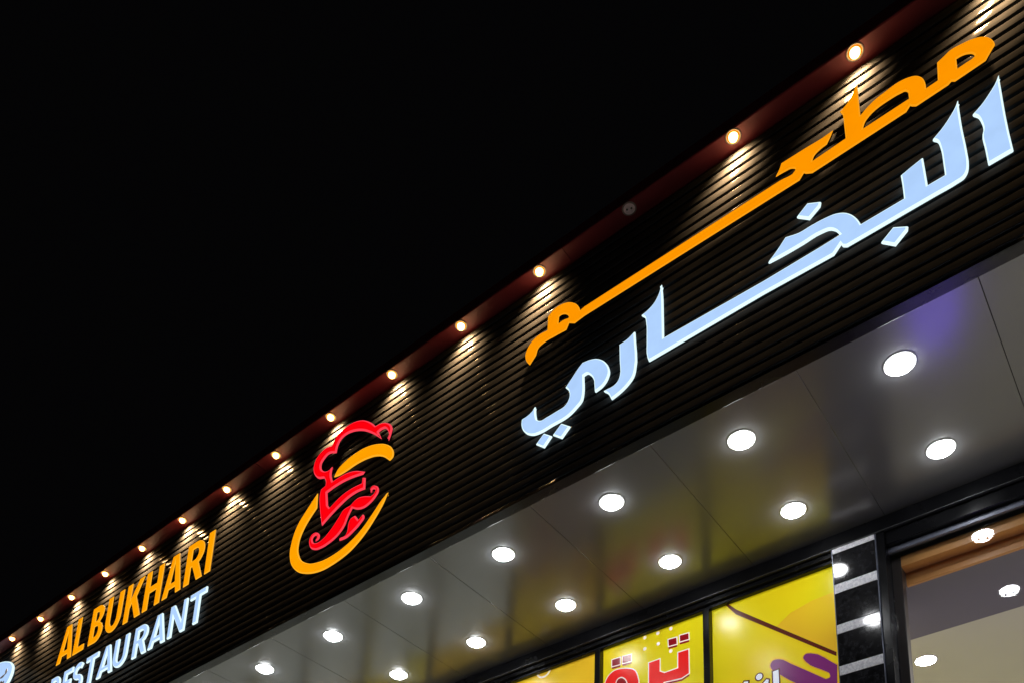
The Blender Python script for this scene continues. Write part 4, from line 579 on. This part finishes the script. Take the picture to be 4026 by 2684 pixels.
prnt('white_ring', [circ(-2.831, Z(2.665), 0.052, 36), circ(-2.831, Z(2.665), 0.041, 36)], 1, 'print_white', p1)
# lower halves, out of view: print added for the soffit to mirror
prnt('purple_block', [circ(-2.60, Z(2.36), 0.05, 24)], 1, 'print_purple', p1)
backlit('print_pink', (0.62, 0.22, 0.20), 0.4)
backlit('print_grey', (0.45, 0.46, 0.42), 0.4)
def unseen_print(name, cols, seed):  # mottled print below the view, made up to vary the soffit's reflection
    mt, nt, out = new_mat(name)
    b = nt.nodes.new('ShaderNodeBsdfPrincipled'); b.inputs['Roughness'].default_value = 0.24
    geo = nt.nodes.new('ShaderNodeNewGeometry')
    mp = nt.nodes.new('ShaderNodeMapping'); mp.inputs['Location'].default_value = (seed, seed, seed)
    nt.links.new(geo.outputs['Position'], mp.inputs['Vector'])
    n = nt.nodes.new('ShaderNodeTexNoise'); n.inputs['Scale'].default_value = 5.0; n.inputs['Detail'].default_value = 4
    nt.links.new(mp.outputs[0], n.inputs['Vector'])
    cr = nt.nodes.new('ShaderNodeValToRGB')
    els = cr.color_ramp.elements
    for k, c in enumerate(cols):
        p = 0.32 + 0.36 * k / (len(cols) - 1)
        e = els[k] if k < 2 else els.new(p)
        e.position = p; e.color = (*c, 1)
    nt.links.new(n.outputs['Fac'], cr.inputs[0])
    nt.links.new(cr.outputs[0], b.inputs['Base Color']); nt.links.new(cr.outputs[0], b.inputs['Emission Color'])
    b.inputs['Emission Strength'].default_value = 0.2
    nt.links.new(b.outputs[0], out.inputs['Surface'])
unseen_print('unseen_warm', [(0.10, 0.03, 0.02), (0.45, 0.42, 0.40), (0.55, 0.20, 0.08), (0.40, 0.40, 0.42)], 1.0)
unseen_print('unseen_green', [(0.05, 0.05, 0.04), (0.36, 0.40, 0.34), (0.42, 0.42, 0.45), (0.30, 0.16, 0.12)], 5.0)
unseen_print('glow_pale', [(0.30, 0.31, 0.26), (0.55, 0.58, 0.50), (0.62, 0.64, 0.58), (0.45, 0.46, 0.40)], 9.0)
MATS['glow_pale'].node_tree.nodes['Principled BSDF'].inputs['Emission Strength'].default_value = 0.85  # glow added to brighten what the left soffit mirrors
for q, pst in enumerate([p3, p2, p1] + others):
    c = pst.location.x
    top = (3.55, 3.72, 3.88)[q] if q < 3 else 4.05
    w0, w1 = (-.27, .27) if q % 2 else (-.24, .27)
    prnt('unseen_print', [[(c + w0, 1.2), (c + w1, 1.2), (c + w1, top - .03), (c + w0, top)]], 0.9, 'glow_pale' if q > 2 else ('unseen_warm' if q != 1 else 'unseen_green'), pst)

# ---------------------------------------------------------------- illuminated sign letters
YL = 2.577
def sign(name, loc, label, cat, group=None):
    r = empty(name, loc)
    return tag(r, label, cat, group)

s1 = sign('arabic_sign', (-1.4, YF, 5.2), 'orange lit Arabic word with a long drawn out stroke on the slats', 'sign letters')
piece('word', SH['orange_arabic'], YL, 0.014, 0.004, ['orange_face', 'orange_rim', 'sign_return'], s1)
WM = ['white_face', 'white_rim', 'white_rim']
s2 = sign('arabic_sign', (-1.4, YF, 4.9), 'large white lit Arabic word below the orange one, just above the soffit', 'sign letters')
for n, key in (('letter', 'w_alif'), ('letter', 'w_main'), ('letter', 'w_ra'), ('letter', 'w_ya'), ('letter_dot', 'w_dot_kha'), ('letter_dot', 'w_dot_ba'), ('letter_dot', 'w_dot_ya1'), ('letter_dot', 'w_dot_ya2')):
    piece(n, SH[key], YL, 0.014, 0.005 if n == 'letter' else 0.006, WM, s2)
RM = ['red_face', 'red_rim', 'sign_return']
YM = ['amber_face', 'amber_rim', 'sign_return']
s3 = sign('chef_emblem', (-3.4, YF, 4.9), 'lit emblem of a red chef hat and moustache in a yellow ring', 'emblem')
piece('hat', SH['chef_hat'], YL, 0.014, 0.008, RM, s3)
piece('moustache', SH['moustache'], YL, 0.014, 0.007, RM, s3)
piece('goatee', SH['goatee'], YL, 0.014, 0.008, RM, s3)
piece('swoosh', SH['swoosh'], YL, 0.014, 0.006, YM, s3)
piece('ring', SH['ring'], YL, 0.014, 0.006, YM, s3)

def arc(cx, cz, rx, rz, a0, a1, n=10):
    return [(cx + rx * math.cos(math.radians(a0 + (a1 - a0) * k / n)), cz + rz * math.sin(math.radians(a0 + (a1 - a0) * k / n))) for k in range(n + 1)]
def glyph(ch, w, h, s):
    t = s * 0.80                                   # horizontal strokes a little thinner
    if ch == 'I': return [[(0, 0), (w, 0), (w, h), (0, h)]]
    if ch == 'L': return [[(0, 0), (w, 0), (w, t), (s, t), (s, h), (0, h)]]
    if ch == 'T': return [[((w - s) / 2, 0), ((w + s) / 2, 0), ((w + s) / 2, h - t), (w, h - t), (w, h), (0, h), (0, h - t), ((w - s) / 2, h - t)]]
    if ch == 'H':
        a, b = h * .5 - t / 2, h * .5 + t / 2
        return [[(0, 0), (s, 0), (s, a), (w - s, a), (w - s, 0), (w, 0), (w, h), (w - s, h), (w - s, b), (s, b), (s, h), (0, h)]]
    if ch == 'E':
        a, b = h * .52 - t / 2, h * .52 + t / 2
        return [[(0, 0), (w, 0), (w, t), (s, t), (s, a), (w * .92, a), (w * .92, b), (s, b), (s, h - t), (w, h - t), (w, h), (0, h)]]
    if ch == 'N':
        return [[(0, 0), (s * .85, 0), (s * .85, h * .66), (w - s * .95, 0), (w, 0), (w, h), (w - s * .85, h), (w - s * .85, h * .34), (s * .95, h), (0, h)]]
    if ch == 'K':
        return [[(0, 0), (s, 0), (s, h * .34), (s + .10 * w, h * .46), (w - s * 1.15, 0), (w, 0), (w * .62, h * .57), (w * .98, h), (w - s * 1.1, h), (s, h * .55), (s, h), (0, h)]]
    if ch == 'A':
        cx = w / 2; a = s * .60; tt = h * .84; z1, z2 = h * .17, h * .17 + t * .85
        xl = lambda z: s + (cx - s) * z / tt
        return [[(0, 0), (s * .98, 0), (xl(z1), z1), (w - xl(z1), z1), (w - s * .98, 0), (w, 0), (cx + a, h), (cx - a, h)],
                [(xl(z2) + .004, z2), (cx, tt), (w - xl(z2) - .004, z2)]]
    if ch == 'U':
        ro = w / 2
        out = [(0, h), (0, h * .36)] + arc(w / 2, h * .36, ro, h * .36, 180, 360, 14)[1:-1] + [(w, h * .36), (w, h), (w - s, h), (w - s, h * .36)]
        out += arc(w / 2, h * .36, ro - s, h * .36 - t, 360, 180, 12)[1:-1] + [(s, h * .36), (s, h)]
        return [out]
    if ch == 'B':
        zm = h * .52
        o = [(0, 0)] + arc(w * .5, zm / 2, w * .5, zm / 2 + .004, -90, 90, 12)[:-1] + [(w * .72, zm)] + arc(w * .46, zm + (h - zm) / 2, w * .47, (h - zm) / 2, -60, 90, 12) + [(0, h)]
        i1 = [(s, t)] + arc(w * .48, (t + zm - t * .45) / 2, w * .5 - s * .95, (zm - t * 1.45) / 2, -90, 90, 8) + [(s, zm - t * .45)]
        i2 = [(s, zm + t * .45)] + arc(w * .44, (zm + t * .45 + h - t) / 2, w * .47 - s * .95, (h - t - zm - t * .45) / 2, -90, 90, 8) + [(s, h - t)]
        return [o, i1, i2]
    if ch == 'R':
        zm = h * .40
        o = [(0, 0), (s, 0), (s, zm), (s + .08 * w, zm), (w - s * 1.08, 0), (w, 0), (w * .70, zm + .01)] + arc(w * .48, (zm + h) / 2, w * .47, (h - zm) / 2, -50, 90, 12) + [(0, h)]
        i = [(s, zm + t * .9)] + arc(w * .46, (zm + t * .9 + h - t) / 2, w * .47 - s * .95, (h - zm - t * 1.9) / 2, -90, 90, 8) + [(s, h - t)]
        return [o, i]
    if ch == 'S':
        r = h * .29
        mid = arc(w * .5, h - r, w * .42, r - t * .5, 40, 270, 12) + arc(w * .5, r * 1.0, w * .42, h * .5 - r + r - t * .5 + (r - h * .5) , 90, -140, 12)
        # a ribbon along the spine of the S
        L, Rr = [], []
        for k, q in enumerate(mid):
            a = Vector(mid[max(0, k - 1)]); b = Vector(mid[min(len(mid) - 1, k + 1)])
            d = (b - a); d = d.normalized() if d.length > 1e-6 else Vector((1, 0))
            nrm = Vector((-d.y, d.x)) * s * .45
            L.append((q[0] + nrm.x, q[1] + nrm.y)); Rr.append((q[0] - nrm.x, q[1] - nrm.y))
        return [L + Rr[::-1]]

def word(parent, spec, base, h, s, mats, bevel):
    for ch, a, b in spec:
        a, b = a * 1.0098 + 0.005, b * 1.0098 - 0.005
        loops = [[(a + x, base + z) for x, z in l] for l in glyph(ch, b - a, h, s)]
        piece('letter_%s' % ch.lower(), loops, YL, 0.014, bevel, mats, parent)
s4 = sign('latin_sign', (-5.4, YF, 4.93), 'orange lit sign letters reading AL BUKHARI on the slats', 'sign letters')
word(s4, [('A', -6.368, -6.143), ('L', -6.134, -5.975), ('B', -5.925, -5.742), ('U', -5.718, -5.510), ('K', -5.474, -5.258), ('H', -5.243, -5.036), ('A', -5.016, -4.800), ('R', -4.780, -4.575), ('I', -4.560, -4.491)],
     Z(3.385), 0.288, 0.058, YM, 0.005)
s5 = sign('latin_sign', (-5.4, YF, 4.63), 'smaller white lit sign letters reading RESTAURANT below the orange words', 'sign letters')
word(s5, [('R', -6.392, -6.235), ('E', -6.207, -6.070), ('S', -6.055, -5.920), ('T', -5.898, -5.728), ('A', -5.718, -5.512), ('U', -5.512 - .012, -5.345), ('R', -5.282, -5.108), ('A', -5.096, -4.900), ('N', -4.880, -4.692), ('T', -4.672, -4.495)],
     Z(3.064), 0.220, 0.046, WM, 0.006)
s6 = sign('light_box', (-7.9, YF, 5.0), 'round ended white light box at the far left of the fascia', 'light box')
piece('panel', SH['lightbox'], YL, 0.020, 0.010, WM, s6)
piece('lettering', SH['lb1'], YL - 0.002, 0.0016, 0.0, ['box_ink'], s6)
piece('lettering', SH['lb2'], YL - 0.002, 0.0016, 0.0, ['box_ink'], s6)

# ---------------------------------------------------------------- round downlights in the soffit
R = 0.054
dl_bezel = lathe([(R * .90, 0.0), (R * .90, -0.0015), (R * .93, -0.003), (R * .98, -0.0028), (R, -0.0015), (R, 0.0)], 40)
dl_lens = lathe([(0, -0.020), (R * .36, -0.019), (R * .60, -0.0155), (R * .74, -0.0105), (R * .80, -0.005), (R * .81, -0.0003)], 40)
dl_glow = lathe([(R * .805, -0.0012), (R * .905, -0.0016)], 40)
dl_dot = lathe([(0, -0.0016), (0.0058, -0.0014), (0.0066, -0.0002)], 14)
dl_glow.materials.append(MATS['lamp_rim']); dl_bezel.materials.append(MATS['bezel']); dl_lens.materials.append(MATS['lamp_white']); dl_dot.materials.append(MATS['lamp_dim'])
for row, y in (('outer', 2.8377), ('inner', 3.3308)):
    for i in range(-3, 12):
        if i < 0:
            lab = 'round white downlight in the %s soffit row, beyond the right edge, %s one out' % (row, ORD[-i - 1])
        else:
            lab = 'round white downlight, %s from the right in the %s soffit row' % (ORD[i], 'street side' if row == 'outer' else 'window side')
        t = empty('soffit_downlight', (XL - STEP * i, y, Z_SOFFIT))
        t.rotation_euler.z = random.uniform(-0.5, 0.5)
        tag(t, lab, 'downlight', 'downlights in the grey soffit')
        obj('bezel', dl_bezel, None, t)
        ln = obj('lens', dl_lens, None, t)
        obj('glow_ring', dl_glow, None, t)
        for sgn in (-1, 1):
            obj('diode_cover', dl_dot, None, ln, (sgn * 0.017, 0, -0.0187))

# ---------------------------------------------------------------- small warm spotlights under the coping
r = 0.031
sp_bezel = lathe([(r * .80, 0.004), (r * .80, -0.001), (r * .90, -0.0022), (r, -0.0012), (r, 0.0)], 28)
sp_lens = lathe([(0, -0.021), (r * .18, -0.020), (r * .36, -0.017), (r * .50, -0.012), (r * .56, -0.006), (r * .57, 0.002)], 28)
sp_halo = lathe([(r * .56, -0.0008), (r * .80, -0.0012)], 28)  # glowing ring added as the orange halo round a lit lens
sp_halo.materials.append(MATS['warm_halo'])
sp_off = lathe([(0, -0.001), (r * .78, -0.0015)], 28)
sp_dot = lathe([(0, -0.0016), (0.004, -0.0014), (0.0045, 0.0)], 12)
sp_bezel.materials.append(MATS['spot_bezel']); sp_lens.materials.append(MATS['lamp_warm']); sp_off.materials.append(MATS['unlit_lens']); sp_dot.materials.append(MATS['housing'])
K = 3.885 / 3.962
for i in range(-2, 19):
    x = (-0.691 - 0.4780 * i) * K
    lit = (i != 2)
    if i == 2: lab = 'unlit round grey spotlight in the maroon coping between two glowing ones'
    elif i < 0: lab = 'warm glowing spotlight under the coping, %s beyond the right edge' % ORD[-i - 1]
    else: lab = 'small warm glowing spotlight under the maroon coping, %s lamp from the right' % ORD[i]
    t = empty('coping_spotlight', (x, 2.549, Z_COPING))
    tag(t, lab, 'spotlight', 'spotlights under the coping')
    obj('bezel', sp_bezel, None, t)
    if lit:
        obj('lens', sp_lens, None, t); obj('halo_ring', sp_halo, None, t)
        ld = bpy.data.lights.new('spot', 'SPOT')
        ld.energy = 60.0 * random.uniform(0.82, 1.15)
        ld.color = (1.0, 0.60, 0.27)
        ld.spot_size = math.radians(128)
        ld.spot_blend = 1.0
        ld.shadow_soft_size = 0.018
        lo = bpy.data.objects.new('spot', ld)
        lo.location = (0, 0, -0.0225)
        lo.rotation_euler.x = math.radians(40 + random.uniform(-4, 4))          # aimed at the slats
        link(lo, t)
    else:
        ln = obj('lens', sp_off, None, t)
        for sgn in (-1, 1):
            obj('screw', sp_dot, None, ln, (sgn * 0.009, sgn * 0.003, -0.0012))

# ---------------------------------------------------------------- lamps inside the shop
il_bezel = lathe([(0.046, 0.0), (0.046, -0.003), (0.055, -0.003), (0.055, 0.0)], 32)
il_lens = lathe([(0, -0.002), (0.0455, -0.002)], 32)
il_bezel.materials.append(MATS['bezel']); il_lens.materials.append(MATS['lamp_inside'])
k = 0
for x, y in ((-1.10, 4.50), (0.10, 4.50), (1.30, 4.50), (-1.10, 6.2), (0.10, 6.2), (1.30, 6.2)):
    t = empty('inside_downlight', (x, y, Z(2.550)))
    tag(t, 'round downlight in the khaki ceiling inside the clear window, lamp %s from the pillar' % ORD[k], 'downlight', 'downlights inside the shop')
    obj('bezel', il_bezel, None, t); obj('lens', il_lens, None, t)
    k += 1

# purple light tube in the clear window, mirrored by the soffit
tube = []
for k in range(40):
    a = 2 * math.pi * k / 40
    tube.append((-0.74 + 0.085 * math.copysign(abs(math.cos(a)) ** .5, math.cos(a)), Z(1.63) + 0.26 * math.copysign(abs(math.sin(a)) ** .5, math.sin(a))))
s7 = empty('neon_loop', (-0.74, 3.69, Z(1.32)))
tag(s7, 'glowing purple neon loop hanging inside the clear window', 'neon lamp')
piece('tube', [tube, [(-0.74 + (x + 0.74) * .55, Z(1.63) + (z - Z(1.63)) * .82) for x, z in tube]], 3.68, 0.02, 0.006, ['purple_tube'], s7)
scene.frame_set(1)
